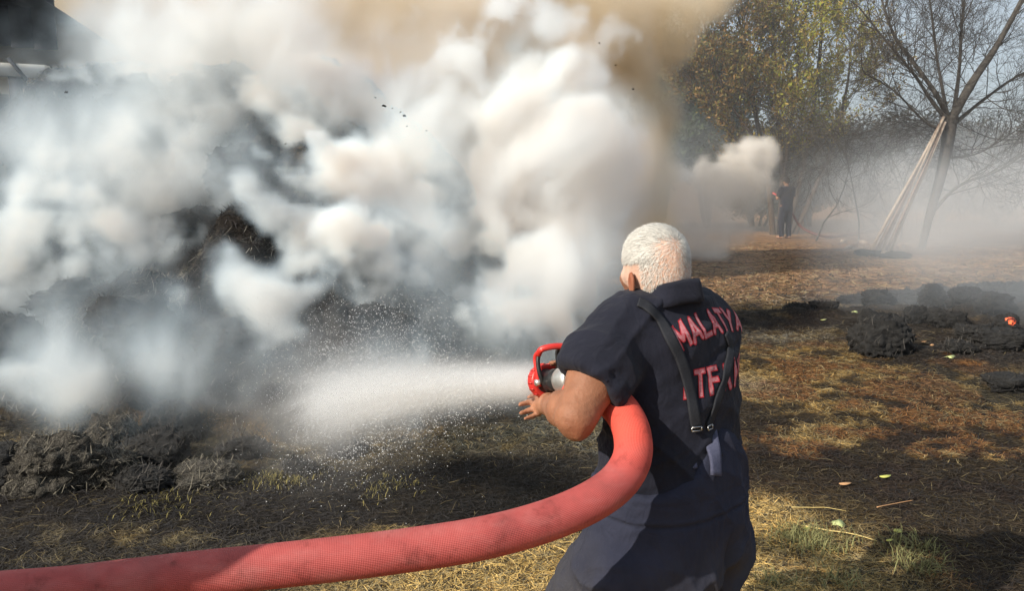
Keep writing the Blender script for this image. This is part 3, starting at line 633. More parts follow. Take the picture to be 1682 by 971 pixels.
# ---- overalls
s = SDF((-.10, 1.72, .02), (1.0, 2.85, 1.14), .006)
zs = P(1100, 772, 2.06)[2]; zp = P(1150, 702, 2.0)[2]
PAN = [(1103, 690, 2.08, .232, .162), (1101, 760, 2.06, .238, .172), (1100, 838, 2.06, .240, .176), (1096, 870, 2.06, .262, .186), (1094, 905, 2.06, .275, .195), (1088, 945, 2.06, .265, .190), (1086, 965, 2.06, .25, .18)]
bsp = lambda u, v: zs + (zp - zs) * np.exp(-((u + .02) / .12) ** 2) * (v < 0.03)
s.loft(rows(PAN), LT, FW, .03, ztop=bsp)
s.chain([HL + [0, 0, -.02] + LT * .015, HL * .45 + KNL * .55 + LT * .02, KNL, ANL + [0, 0, .02]], [.143, .125, .10, .085], .05)
s.chain([HR + [0, 0, -.02], HR * .5 + KNR * .5, KNR, ANR + [0, 0, .02]], [.145, .12, .10, .085], .05)
V, F = s.mesh(); F = orient_out(V, F); V = lapsmooth(V, F, 3, .5); N = vnormals(V, F); X, Y, Z = V.T; U_ = (V - P(1100, 800, 2.06)) @ LT
zb = P(1100, 838, 1.95)[2] - .02 * U_
fo = .024 * (fbm(X, Y, Z * .7, 7, 4, .6) - .5)
fo = fo + .007 * (ridge(U_, U_ * 0, Z * .12, 38) ** 2 - .35) * np.exp(-((Z - zb + .05) / .06) ** 2) * (Z < zb)
fo = fo - .007 * np.exp(-((Z - zb) / .004) ** 2) + .003 * np.exp(-((Z - zb - .01) / .006) ** 2) - .0025 * np.exp(-((Z - zb - .055) / .003) ** 2)
fo = fo + .018 * (ridge(Z * 1.0 + U_ * .8, X * .5, Y * .4, 9) ** 3 - .3) * sstep(zb - .04, zb - .2, Z) + .008 * (ridge(U_ * 1.1 - Z * .5, Z * .5, Y * .4, 14) ** 4 - .2)
fo = fo - (.004 * np.exp(-((U_ + .02) / .004) ** 2) + .035 * np.exp(-((U_ + .02) / .03) ** 2) * sstep(zb - .05, zb - .22, Z)) * (Z < zb + .0) * ((V - P(1100, 800, 2.06)) @ FW < 0)      # back seam
V = V + N * fo[:, None]; V = lapsmooth(V, F, 1, .4)
t = NT('blue_work_cloth'); wv = t.n('ShaderNodeTexWave'); wv.inputs['Scale'].default_value = 300; wv.inputs['Distortion'].default_value = 1; t.L(t.co(), wv.inputs['Vector'])
base = t.ramp(t.noise(9, 6), [(.3, (.021, .024, .043)), (.7, (.034, .038, .064))])
sx = t.n('ShaderNodeSeparateXYZ'); t.L(t.co(), sx.inputs[0])
dm = t.math('MULTIPLY', t.ramp(t.noise(5, 4), [(.38, (0, 0, 0)), (.6, (1, 1, 1))]), t.ramp(sx.outputs['Z'], [(.58, (1, 1, 1)), (.76, (0, 0, 0))]))
t.set(t.mix(t.math('MULTIPLY', dm, .75), base, (.055, .053, .058)), .9, 0, .2)
t.bump(t.math('ADD', t.math('MULTIPLY', wv.outputs['Fac'], .2), t.math('ADD', t.noise(45, 5), t.math('MULTIPLY', t.noise(1, 3, .5, t.scale((15, 15, 8)), 1.6), 5))), .6, .005); mat_pants = t.m
pants = mesh_np('overalls', V, F, mat_pants, man, smooth=True); pb = bvh(V, F)
for an in (ANL, ANR):
    d = SDF(an - [.22, .22, .12], an + [.22, .22, .16], .006); d.cone(an - [0, 0, .035] - FW * .03, an - [0, 0, .04] + FW * .19, .055, .048, .03); d.cone(an, an + [0, 0, .1], .055, .06, .04)
    BV, BF = d.mesh(); BF = orient_out(BV, BF); BV[:, 2] = np.maximum(BV[:, 2], .004); mesh_np('boot', BV, BF, simple('boot_leather', (.01, .01, .01), (.02, .02, .02), 30, .5), man, smooth=True)
# ---- straps: ribbons laid over the cloth along points seen in the photograph
def cast(tree, px, py, off=.004):
    o = Vector((0, 0, CAMZ)); d = (Vector(P(px, py, 2.0)) - o).normalized(); h = tree.ray_cast(o, d)
    if h[0] is None: return None
    n = h[1] if h[1].dot(d) < 0 else -h[1]
    return np.array(h[0] + n * off), np.array(n)
def ribbon(name, tree, pts, w, mat, parent, th=.004, off=.004, n=40, extra_start=None):
    pp = spline([(*p, 0) for p in pts], n)[:, :2]; Q = []; NN = []
    for px, py in pp:
        r = cast(tree, px, py, off)
        if r is not None: Q.append(r[0]); NN.append(r[1])
    Q = np.array(Q); NN = np.array(NN)
    if extra_start is not None: Q = np.concatenate([extra_start[0], Q]); NN = np.concatenate([extra_start[1], NN])
    k = 5
    for _ in range(2):
        for arr in (Q, NN):
            arr[1:-1] = (arr[:-2] + arr[1:-1] * 2 + arr[2:]) / 4
    T = np.gradient(Q, axis=0); T /= np.linalg.norm(T, axis=1, keepdims=True); S = np.cross(T, NN); S /= np.linalg.norm(S, axis=1, keepdims=True); M = np.cross(S, T)
    if np.sum(M * NN) < 0: M = -M
    prof = [(-.5, 0), (-.5, th), (-.3, th * 1.15), (.3, th * 1.15), (.5, th), (.5, 0)]
    V = np.concatenate([Q + S * w * a + M * b for a, b in prof]); n = len(Q); kk = len(prof)
    i = np.arange(n - 1); F = [np.stack([j * n + i, j * n + i + 1, ((j + 1) % kk) * n + i + 1, ((j + 1) % kk) * n + i], 1) for j in range(kk)]
    e = [[0, n, 2 * n, 5 * n], [2 * n, 3 * n, 4 * n, 5 * n], [n - 1, 6 * n - 1, 3 * n - 1, 2 * n - 1], [3 * n - 1, 6 * n - 1, 5 * n - 1, 4 * n - 1]]
    F = np.concatenate(F + [np.array(e)])
    return mesh_np(name, V, F, mat, parent, smooth=False)
mat_strap = simple('strap_webbing', (.012, .013, .018), (.022, .024, .03), 220, .75, .5, .002)
mat_el = simple('strap_end_cloth', (.05, .055, .095), (.075, .08, .13), 160, .8, .5, .002)
mat_metal = simple('dull_metal', (.35, .35, .36), (.5, .5, .5), 80, .35, .1, .001, 1)
top = P(1050, 500, 2.03)
ribbon('shoulder_strap', sb, [(1047, 498), (1063, 506), (1085, 530), (1104, 564), (1120, 600), (1133, 650), (1143, 704)], .030, mat_strap, man)
ribbon('shoulder_strap', sb, [(1190, 548), (1197, 566), (1196, 592), (1186, 630), (1174, 665), (1160, 702)], .024, mat_strap, man)
ribbon('strap_end', pb if cast(pb, 1137, 720) is not None else sb, [(1137, 700), (1136, 730), (1137, 775)], .034, mat_el, man, .006, .006, 14)
ribbon('strap_end', pb if cast(pb, 1172, 720) is not None else sb, [(1166, 700), (1170, 735), (1172, 782)], .036, mat_el, man, .006, .006, 14)
def buckle(px, py, w, h):
    r = cast(sb, px, py, .010); 
    if r is None: return
    c, n = r; tx = np.cross(UP, n); tx /= np.linalg.norm(tx); ty = np.cross(n, tx); pts = [c + tx * a * w + ty * b * h for a, b in ((-1, -1), (1, -1), (1, 1), (-1, 1))]
    mesh_np('buckle', *join([tube([pts[i], (pts[i] + pts[(i + 1) % 4]) / 2, pts[(i + 1) % 4]], .002, 6) for i in range(4)]), mat_metal, man)
buckle(1168, 781, .017, .004); buckle(1141, 703, .014, .005); buckle(1161, 702, .012, .005)
# ---- lettering on the back
def rough_axis(z):
    R_ = rows(TOR); R_.sort(key=lambda r: r[0][2]); zz = [r[0][2] for r in R_]
    return np.array([np.interp(z, zz, [r[0][k] for r in R_]) for k in (0, 1)])
lm = NT('worn_letter_print'); f = lm.noise(90, 4, .7); lm.set(lm.ramp(f, [(.35, (.42, .10, .12)), (.55, (.50, .20, .22)), (.7, (.45, .33, .35))]), .7, 0, .2); lm.bump(lm.noise(240, 3), .3, .001)
le = simple('letter_edge_red', (.30, .012, .02), (.42, .03, .04), 120, .7, .2, .001)
back_ang = math.atan2(-FW[1], -FW[0])
def back_point(sarc, z, off):
    ax = rough_axis(z)
    th = np.interp(sarc, table_s, table_t); d = Vector((math.cos(th), math.sin(th), 0)); o = Vector((*ax, z)) + d * .6
    h = sb.ray_cast(o, -d); g = sb0.ray_cast(o, -d)
    if h[0] is None: return np.array(o - d * .42)
    r = max(h[0].dot(d), g[0].dot(d) if g[0] else -9); q = h[0] + d * (r - h[0].dot(d))
    return np.array(q + d * off)
zmid = P(1150, 590, 2.0)[2]; ax = rough_axis(zmid); tt = np.linspace(back_ang - 1.9, back_ang + 1.9, 160); pts = []
for th in tt:
    d = Vector((math.cos(th), math.sin(th), 0)); o = Vector((*ax, zmid)) + d * .6; h = sb.ray_cast(o, -d); pts.append(np.array(h[0]) if h[0] else np.array(o - d * .4))
pts = np.array(pts); pts[1:-1] = (pts[:-2] + pts[1:-1] + pts[2:]) / 3
cs = np.concatenate([[0], np.cumsum(np.linalg.norm(np.diff(pts, axis=0), axis=1))]); s0 = np.interp(back_ang, tt, cs); table_s = cs - s0; table_t = tt
GLY = {'M': [(0, 0, 0, 1), (1, 0, 1, 1), (0, 1, .5, .35), (1, 1, .5, .35)], 'A': [(0, 0, .5, 1), (1, 0, .5, 1), (.2, .34, .8, .34)], 'L': [(0, 0, 0, 1), (0, 0, .9, 0)], 'T': [(.5, 0, .5, 1), (0, 1, 1, 1)],
       'Y': [(.5, 0, .5, .45), (.5, .45, 0, 1), (.5, .45, 1, 1)], 'F': [(0, 0, 0, 1), (0, 1, .95, 1), (0, .52, .8, .52)], 'E': [(0, 0, 0, 1), (0, 1, .95, 1), (0, .52, .8, .52), (0, 0, .95, 0)], 'İ': [(.5, 0, .5, 1), (.5, 1.32, .5, 1.33)]}
def letters(word, z0, capw, caph, wtot, arch, soff):
    """block letters printed on the cloth: pale pink faces with a dark red edge, laid on the back of the shirt"""
    n = len(word); pitch = wtot / n; org = np.array(world_loc(man)); hw = .0046; ew = .0078; cs_ = .0014
    for k, ch in enumerate(word):
        s_c = soff + (k - (n - 1) / 2) * pitch; rot = -(k - (n - 1) / 2) / n * arch
        gx = np.arange(-capw / 2 - .012, capw / 2 + .012, cs_); gy = np.arange(-.012, caph * 1.4 + .012, cs_); XX, YY = np.meshgrid(gx, gy, indexing='ij'); dmin = np.full(XX.shape, 9.)
        for (x0, y0, x1, y1) in GLY[ch]:
            a = np.array([(x0 - .5) * capw, y0 * caph]); b = np.array([(x1 - .5) * capw, y1 * caph]); ab = b - a; t_ = np.clip(((XX - a[0]) * ab[0] + (YY - a[1]) * ab[1]) / (ab @ ab + 1e-12), 0, 1)
            dmin = np.minimum(dmin, np.maximum(np.abs(XX - a[0] - t_ * ab[0]), np.abs(YY - a[1] - t_ * ab[1])) if abs(ab[0]) < 1e-6 or abs(ab[1]) < 1e-6 else np.hypot(XX - a[0] - t_ * ab[0], YY - a[1] - t_ * ab[1]))
        V = {}; F = []; MI = []; bm = bmesh.new()
        def vert(i, j):
            if (i, j) not in V:
                lx, ly = gx[i], gy[j] - caph / 2; x_ = s_c + lx * math.cos(rot) - ly * math.sin(rot); y_ = ly * math.cos(rot) + lx * math.sin(rot) - arch * (((s_c - soff) / wtot * 2) ** 2) * .030
                V[i, j] = bm.verts.new(back_point(x_, z0 + y_, .0022) - org)
            return V[i, j]
        for i in range(len(gx) - 1):
            for j in range(len(gy) - 1):
                d = dmin[i:i + 2, j:j + 2].mean()
                if d < ew: f_ = bm.faces.new([vert(i, j), vert(i + 1, j), vert(i + 1, j + 1), vert(i, j + 1)]); f_.material_index = 1 if d < hw else 0; f_.smooth = True
        bmesh.ops.recalc_face_normals(bm, faces=bm.faces); m2 = bpy.data.meshes.new('letter'); bm.to_mesh(m2); bm.free(); m2.materials.append(le); m2.materials.append(lm.m)
        o = bpy.data.objects.new('letter', m2); COL.objects.link(o); o.parent = shirt
letters('MALATYA', P(1150, 534, 2.0)[2], .036, .050, .375, .9, .044)
letters('İTFAİYE', P(1150, 621, 2.0)[2], .028, .056, .335, .0, .028)
print('clothes', time.time() - T0)
# ---- hair
NH = 42000
BV_ = BODY[0]; BN_ = BODY[1]; lc = BV_ - HC; lc = np.stack([lc @ HF, lc @ HLt, lc @ HU], 1); ln = np.stack([BN_ @ HF, BN_ @ HLt, BN_ @ HU], 1)
ok = (np.linalg.norm(lc - [0, 0, .0], axis=1) < .135) & (lc[:, 2] > -.092 + .45 * np.clip(lc[:, 0] + .06, 0, 1) + 2.2 * np.clip(lc[:, 0] - .045, 0, 1)) & ~((np.abs(lc[:, 1]) > .058) & (lc[:, 2] < .008) & (lc[:, 0] > -.032)) & (lc[:, 0] < .085)
idx = np.nonzero(ok)[0]; idx = idx[RNG.randint(0, len(idx), NH)]; p0 = lc[idx] + RNG.randn(NH, 3) * .0015; u = ln[idx]
cr = np.exp(-(((p0[:, 0] + .085) / .06) ** 4 + ((p0[:, 1] - .022) / .046) ** 4 + ((p0[:, 2] - .022) / .050) ** 4)); cr = np.maximum(cr, .80 * sstep(.03, -.02, p0[:, 2]) * sstep(-.0, -.04, p0[:, 0]))
k = RNG.rand(NH) > cr * .90
p0 = p0[k]; u = u[k]; cr = cr[k]; n = len(p0); nrm = u
wh = np.array([-.085, .0, .055]); fl = p0 - wh; fl -= nrm * np.sum(fl * nrm, 1, keepdims=True); fl /= np.linalg.norm(fl, axis=1, keepdims=True) + 1e-6
top_ = sstep(.03, .08, p0[:, 2]); fl = fl + top_[:, None] * np.array([.8, .5, 0]) + .9 * (RNG.rand(n, 3) - .5) + .35 * (np.stack([vn(p0[:, 0] * 60, p0[:, 1] * 60, p0[:, 2] * 60 + 9 * q) for q in range(3)], 1) - .5)
fl -= nrm * np.sum(fl * nrm, 1, keepdims=True); fl /= np.linalg.norm(fl, axis=1, keepdims=True)
L = (.007 + .012 * sstep(-.01, .06, p0[:, 2]) + .005 * (p0[:, 1] > .03)) * (.7 + .6 * RNG.rand(n)) * (1 - .3 * cr); lift = .22 + .40 * top_ * RNG.rand(n)
rings = []
for tq in (0, .35, .7, 1.0): rings.append(p0 + fl * (L * tq)[:, None] + nrm * (.001 + L * lift * (tq - .55 * tq * tq))[:, None])
sdv = np.cross(fl, nrm); V = []
for tq, q in zip((1, .9, .6, .1), rings):
    V += [q - sdv * .00032 * tq, q + sdv * .00032 * tq]
V = np.stack(V, 1).reshape(-1, 3); b = np.arange(n)[:, None] * 8; F = np.concatenate([b + np.array([[q, q + 1, q + 3, q + 2]]) for q in (0, 2, 4)])
W = HC + V[:, :1] * HF + V[:, 1:2] * HLt + V[:, 2:] * HU
tone = .50 + .32 * RNG.rand(n, 1); gy = RNG.rand(n, 1) < (.10 + .22 * (p0[:, 2:] < .02)); tone = np.where(gy, tone * .45, tone); C = np.repeat(tone * np.array([[1, .97, .90]]), 8, axis=0)
t = NT('white_hair'); t.set(t.attr('col', 'Color'), .5, 0, .35)
tag(mesh_np('hair', W, F, t.m, man, attrs={'col': C}), kind='stuff')

# ================================================================== HOSE AND NOZZLE
HP = [NOZ - JD * .22, NOZ - JD * .27 + [.0, -.01, .0], P(945, 642, 2.05), P(985, 648, 2.0), P(1018, 672, 1.91), P(1038, 712, 1.82), P(1036, 760, 1.76), P(1000, 806, 1.71), P(920, 848, 1.66), P(800, 883, 1.60), P(650, 907, 1.565), P(480, 927, 1.53), P(300, 946, 1.50), P(120, 968, 1.47), P(-80, 990, 1.42), np.array([-1.12, 1.29, .84]), np.array([-1.40, 1.16, 1.08]), np.array([-1.80, .86, 1.0]), np.array([-2.1, .6, .5]), np.array([-2.35, .5, .07]), np.array([-2.9, .8, .06]), np.array([-3.8, .2, .06])]
hose = empty('fire_hose', (0.3, 1.7, 0), 'thick red rubber lined fire hose curving under the man\'s arm and off to the left', 'hose')
cpts = spline(HP, 420)
for _ in range(6): cpts[1:-1] = (cpts[:-2] + 2 * cpts[1:-1] + cpts[2:]) / 4
rad = np.full(len(cpts), .0455); rad[:14] = np.linspace(.030, .0445, 14)
V, F = tube(cpts, rad, 40)
acc = np.concatenate([[0], np.cumsum(np.linalg.norm(np.diff(cpts, axis=0), axis=1))]); al = np.append(np.repeat(acc, 40), [0, 0]); ar = np.append(np.tile(np.arange(40) / 40, len(cpts)), [0, 0])
t = NT('red_hose_weave'); a1 = t.attr('along'); a2 = t.attr('around')
cmb = t.n('ShaderNodeCombineXYZ'); t.L(t.math('MULTIPLY', a1, 1), cmb.inputs[0]); t.L(t.math('MULTIPLY', a2, .28), cmb.inputs[1])
d1 = t.math('SINE', t.math('ADD', t.math('MULTIPLY', a1, 900), t.math('MULTIPLY', a2, 2 * math.pi * 40)))
d2 = t.math('SINE', t.math('SUBTRACT', t.math('MULTIPLY', a1, 900), t.math('MULTIPLY', a2, 2 * math.pi * 40)))
wv = t.math('MULTIPLY', d1, d2); dirt = t.noise(7, 6, .65); dust = t.noise(1, 5, .6, t.scale((9, 9, 30)))
red = t.ramp(dirt, [(.3, (.18, .020, .022)), (.5, (.32, .036, .036)), (.75, (.42, .062, .058))])
red = t.mix(t.math('MULTIPLY', t.ramp(dust, [(.45, (0, 0, 0)), (.75, (1, 1, 1))]), .40), red, (.44, .17, .16))
fresh = t.ramp(a1, [(.50, (1, 1, 1)), (.62, (0, 0, 0))]); red = t.mix(fresh, red, (.62, .055, .03))
fine = t.math('MULTIPLY', t.ramp(wv, [(.35, (1, 1, 1)), (.8, (0, 0, 0))]), .17); red = t.mix(fine, red, (.56, .25, .22)); red = t.mix(.75, red, t.ramp(t.noise(16, 7, .7), [(.33, (.55, .52, .50)), (.45, (1, 1, 1)), (.8, (1.1, 1.1, 1.1))]), 'MULTIPLY')
t.set(red, .7, 0, .3); t.bump(t.math('ADD', wv, t.math('MULTIPLY', dirt, 2)), .35, .0016)
mesh_np('hose_tube', V, F, t.m, hose, smooth=True, attrs={'along': al, 'around': ar})
noz = empty('fire_nozzle', tuple(NOZ), 'red fire hose nozzle with a red bail handle held in the man\'s left hand', 'nozzle')
m_red = simple('nozzle_red', (.45, .02, .018), (.60, .04, .03), 40, .35, .15, .001, 0, .5); m_blk = simple('nozzle_black', (.012, .012, .013), (.03, .03, .03), 60, .4, .2, .001); m_alu = simple('nozzle_alloy', (.55, .54, .5), (.7, .69, .66), 60, .4, .1, .001, .8)
mesh_np('bumper_ring', *spun([(-.030, .034), (-.030, .045), (-.022, .0475), (-.006, .0475), (.0, .045), (.003, .040), (.0, .036), (-.006, .034)], NOZ, JD, 48), m_red, noz, smooth=True)
mesh_np('nozzle_mouth', *spun([(-.006, .034), (-.012, .026), (-.004, .018), (.0, .016), (.0, .001)], NOZ, JD, 32), m_blk, noz, smooth=True)
for k in range(16):
    a = k / 16 * 2 * math.pi; e1 = np.cross(JD, UP); e1 /= np.linalg.norm(e1); e2 = np.cross(e1, JD); rr = e1 * math.cos(a) + e2 * math.sin(a); tt_ = np.cross(JD, rr)
    mesh_np('grip_rib', *boxm(NOZ - JD * .017 + rr * .0485, (.020, .005, .002), np.stack([JD, tt_, rr], 1)), m_red, noz)
mesh_np('nozzle_barrel', *spun([(-.030, .034), (-.040, .030), (-.070, .030), (-.075, .033), (-.10, .033), (-.105, .029)], NOZ, JD, 32), m_blk, noz, smooth=True)
mesh_np('valve_body', *spun([(-.105, .029), (-.110, .036), (-.125, .040), (-.155, .040), (-.170, .036), (-.175, .030)], NOZ, JD, 32), m_alu, noz, smooth=True)
mesh_np('coupling', *spun([(-.175, .030), (-.178, .042), (-.205, .043), (-.215, .038), (-.23, .034)], NOZ, JD, 24), m_alu, noz, smooth=True)
# bail handle: a D loop standing over the barrel
for sd in (-1, 1):
    side = np.cross(JD, UP); side /= np.linalg.norm(side); piv = NOZ - JD * .045 + side * sd * .036
    q0 = piv + [0, 0, -.012]; q1 = piv + [0, 0, .03] + JD * .008; q2 = piv + [0, 0, .075] + JD * .018; q3 = piv + [0, 0, .092] - JD * .008 - side * sd * .010
    pth = spline([q0, q1, q2, q3], 16); tv, tf = tube(pth, np.linspace(.008, .0055, 16), 10); mesh_np('bail_arm', tv, tf, m_blk if sd > 0 else m_red, noz, smooth=True)
    mesh_np('pivot_bolt', *spun([(-.004, .009), (.006, .009), (.007, .0)], piv + side * sd * .004, side * sd, 14), m_alu, noz, smooth=True)
h0 = P(884, 583, 2.13); h1 = P(890, 574, 2.12); h2 = P(912, 569, 2.12); h3 = P(936, 571, 2.13); h4 = P(944, 582, 2.15)
V, F = tube(spline([h0, h1, h2, h3, h4], 24), .0088, 12); mesh_np('handle_bar', V, F, m_red, noz, smooth=True)
V, F = tube(spline([h0, P(884, 600, 2.12), P(889, 622, 2.11), P(901, 644, 2.12)], 16), .0062, 10); mesh_np('handle_leg', V, F, m_blk, noz, smooth=True)
V, F = tube(spline([h4, P(944, 600, 2.17), P(930, 625, 2.20)], 12), .006, 10); mesh_np('handle_leg', V, F, m_red, noz, smooth=True)
print('hose', time.time() - T0)

# ================================================================== BACKGROUND: TREES, POLES, FAR FIREFIGHTER, SHED
def limb_system(base, segs, seed, twig_len, twig_r, depth, spread=.7, gravity=0.0, nseg=5, rmin=.0035, kids=(3, 5)):
    """recursive branches. returns list of (path, radii, level)"""
    rs = np.random.RandomState(seed); out = []
    def grow(p, d, L, r, lv):
        n = nseg; path = [p]; q = p.copy(); dd = d / np.linalg.norm(d)
        for i in range(n):
            dd = dd + rs.randn(3) * .13 + np.array([0, 0, gravity]); dd /= np.linalg.norm(dd); q = q + dd * L / n; path.append(q.copy())
        path = np.array(path); re = max(r * .55, rmin * .6); rad = np.linspace(r, re, n + 1); out.append((path, rad, lv))
        if lv >= depth: return
        for k in range(rs.randint(*kids) + (1 if lv < 1 else 0)):
            f = .3 + .7 * rs.rand(); i = min(int(f * n), n - 1); pp = path[i] + (path[i + 1] - path[i]) * (f * n - i)
            ax = rs.randn(3); ax -= dd * (ax @ dd); ax /= np.linalg.norm(ax) + 1e-9; nd = dd + ax * spread * (.6 + .8 * rs.rand())
            grow(pp, nd, L * (.55 + .25 * rs.rand()), max(rad[i] * .6, rmin), lv + 1)
        grow(path[-1], dd + rs.randn(3) * .2, L * .75, re, lv + 1)
    for (p, d, L, r, lv) in segs: grow(np.array(p, float), np.array(d, float), L, r, lv)
    return out
def tubes(lst, mat, name, parent, ns_of=lambda lv: 4):
    P_ = []; 
    for path, rad, lv in lst: P_.append(tube(path, rad, ns_of(lv), caps=False))
    V, F = join(P_); return mesh_np(name, V, F, mat, parent, smooth=True)
bark = simple('bark_grey', (.045, .04, .036), (.11, .10, .09), 14, .95, .8, .02); bark2 = simple('bark_brown', (.05, .036, .024), (.10, .07, .05), 14, .95, .8, .02)
# -- bare tree: trunk leans right, forks at 3 m
bt = empty('bare_tree', P(1517, 408, 19), 'bare leafless tree with leaning poles against it, at the right', 'tree')
b0 = P(1515, 412, 19); bt.location = b0
def Y(px, py, y): return P(px, py, y)
trunk = [Y(1513, 412, 19), Y(1528, 350, 19.0), Y(1545, 290, 19.0), Y(1556, 235, 19.0), Y(1562, 190, 19.0)]
tv, tf = tube(spline(trunk, 24), np.linspace(.085, .16, 24) * np.linspace(.9, 1.0, 24), 12, False); mesh_np('trunk', tv, tf, bark, bt, smooth=True)
big = [([Y(1560, 200, 19), Y(1600, 130, 19), Y(1640, 70, 18.9), Y(1700, -40, 18.8), Y(1740, -110, 18.8)], .13, .05), ([Y(1560, 195, 19), Y(1535, 150, 19), Y(1495, 95, 19.2), Y(1465, 50, 19.3), Y(1440, -30, 19.4)], .085, .03),
       ([Y(1558, 200, 19), Y(1530, 165, 18.8), Y(1500, 120, 18.6), Y(1450, 60, 18.5), Y(1410, 10, 18.4)], .06, .02), ([Y(1564, 200, 19), Y(1575, 120, 19.1), Y(1580, 40, 19.1), Y(1590, -60, 19.2)], .06, .025), ([Y(1565, 205, 19), Y(1620, 160, 19.3), Y(1680, 120, 19.5), Y(1760, 90, 19.6)], .06, .02),
       ([Y(1556, 215, 19), Y(1520, 200, 18.8), Y(1470, 150, 18.7), Y(1420, 120, 18.6)], .045, .015), ([Y(1560, 210, 19), Y(1540, 100, 19.3), Y(1530, 20, 19.4), Y(1520, -50, 19.4)], .05, .02),
       ([Y(1528, 352, 19), Y(1575, 305, 18.8), Y(1640, 280, 18.6), Y(1700, 240, 18.5)], .05, .015), ([Y(1550, 260, 19), Y(1610, 250, 19.2), Y(1690, 200, 19.4)], .035, .012)]
lst = []; seeds = []
for pts, ra, rb in big:
    sp_ = spline(pts, 16); ra *= .85; rb *= .7; mesh_np('limb', *tube(sp_, np.linspace(ra, rb, 16) * (1 + .06 * RNG.randn(16)), 8, False), bark, bt, smooth=True)
    for i in list(range(3, 16)) + list(range(5, 16, 2)): d = sp_[min(i + 1, 15)] - sp_[i - 1]; d = d / np.linalg.norm(d) + RNG.randn(3) * .65; seeds.append((sp_[i], d, .55 + .5 * RNG.rand(), .013, 1))
lst = limb_system(None, seeds, 5, 0, 0, 4, .85, .03, 4, .0036, (3, 4))
tubes(lst, bark, 'twig_crown', bt, lambda lv: 4 if lv < 2 else 3); print('bare tree twigs', len(lst))
# drooping grey thicket of twigs between the two trees
th_ = empty('bare_shrub', P(1400, 330, 20.5), 'grey leafless thicket of fine twigs hanging between the leafy tree and the bare tree', 'shrub')
seeds = []
for k in range(105):
    px = 1310 + 260 * RNG.rand(); py = 185 + 90 * RNG.rand(); seeds.append((P(px, py, 20 + RNG.rand() * 1.5), np.array([RNG.randn() * .8, RNG.randn() * .5, -.15 + RNG.randn() * .4]), .8, .010, 1))
for k in range(3): px = 1340 + 70 * k; a = P(px, 400, 21.8); seeds.append((np.array([a[0], a[1], 0]), np.array([RNG.randn() * .15, 0, 1]), 2.2, .03, 0))
lst = limb_system(None, seeds, 9, 0, 0, 4, .8, -.02, 4, .003, (2, 4)); tubes(lst, bark, 'twigs', th_, lambda lv: 3); print('thicket', len(lst))
# -- leafy trees
def leaf_cloud(tips, dirs, n_per, size, spread, cols, rs):
    n = len(tips) * n_per; p = np.repeat(tips, n_per, 0) + rs.randn(n, 3) * spread; a = rs.randn(n, 3); a /= np.linalg.norm(a, axis=1, keepdims=True)
    a = a * .8 + np.repeat(dirs, n_per, 0) * .8; a /= np.linalg.norm(a, axis=1, keepdims=True); b = np.cross(a, rs.randn(n, 3)); b /= np.linalg.norm(b, axis=1, keepdims=True)
    s = (size * (.6 + .8 * rs.rand(n)))[:, None]; V = np.stack([p, p + a * s * .5 + b * s * .22, p + a * s, p + a * s * .5 - b * s * .22], 1).reshape(-1, 3)
    F = np.arange(n * 4).reshape(-1, 4); ci = np.asarray(cols)[rs.randint(0, len(cols), n)] * (.7 + .6 * rs.rand(n, 1)); return V, F, np.repeat(ci, 4, 0)
lm_ = NT('leaves'); lm_.set(lm_.attr('col', 'Color'), .6, 0, .3)
tr = lm_.n('ShaderNodeBsdfTranslucent'); lm_.L(lm_.mix(1, lm_.attr('col', 'Color'), (1.3, 1.3, .8), 'MULTIPLY'), tr.inputs[0]); mx = lm_.n('ShaderNodeMixShader'); mx.inputs[0].default_value = .35
lm_.L(lm_.b.outputs[0], mx.inputs[1]); lm_.L(tr.outputs[0], mx.inputs[2]); lm_.L(mx.outputs[0], lm_.o.inputs[0]); mat_leaf = lm_.m
def leafy(name, loc, label, stems, colf, size, nper, seed, shoot_len=1.1, spread=.05, group=None, depth=2, kids=(3, 5), low=3):
    root = empty(name, loc, label, 'tree', group); rs = np.random.RandomState(seed)
    l1 = []
    for pts, ra, rb in stems:
        sp_ = spline(pts, 14); mesh_np('trunk' , *tube(sp_, np.linspace(ra, rb, 14), 8, False), bark2, root, smooth=True)
        for i in range(low, 14):
            for q in range(2):
                d = sp_[min(i + 1, 13)] - sp_[i - 1]; d = d / np.linalg.norm(d) * .8 + rs.randn(3) * np.array([.6, .5, .25]); l1.append((sp_[i], d, shoot_len * (.6 + .6 * rs.rand()), .014, 0))
    lst = limb_system(None, l1, seed, 0, 0, depth, .45, .09, 5, .004, kids); tubes(lst, bark2, 'branches', root, lambda lv: 3)
    T = np.concatenate([p[1:] for p, r, lv in lst if lv >= 1]); D = np.concatenate([np.gradient(p, axis=0)[1:] for p, r, lv in lst if lv >= 1]); D /= np.linalg.norm(D, axis=1, keepdims=True)
    V, F, C = leaf_cloud(T, D, nper, size, spread, [(1, 1, 1)], rs); cen = V.reshape(-1, 4, 3).mean(1); C = C * np.repeat(colf(cen, rs), 4, 0)
    tag(mesh_np('crown', V, F, mat_leaf, root, attrs={'col': C}), kind=None); print(name, len(F)); return root
def col_olive(c, rs):
    n = len(c); px = c[:, 0] / c[:, 1] * FPX + 841; g_ = sstep(1240, 1330, px + 40 * rs.randn(n)) * sstep(1440, 1390, px + 20 * rs.randn(n)); br = (rs.rand(n) < .55)[:, None]
    o = np.where(br, np.array([.24, .145, .05]), np.array([.17, .15, .05])); gr = np.where((rs.rand(n) < .65)[:, None], np.array([.34, .35, .05]), np.array([.42, .30, .07]))
    return o * (1 - g_[:, None]) + gr * g_[:, None]
S = lambda *a: [P(px, py, y) for px, py, y in a]
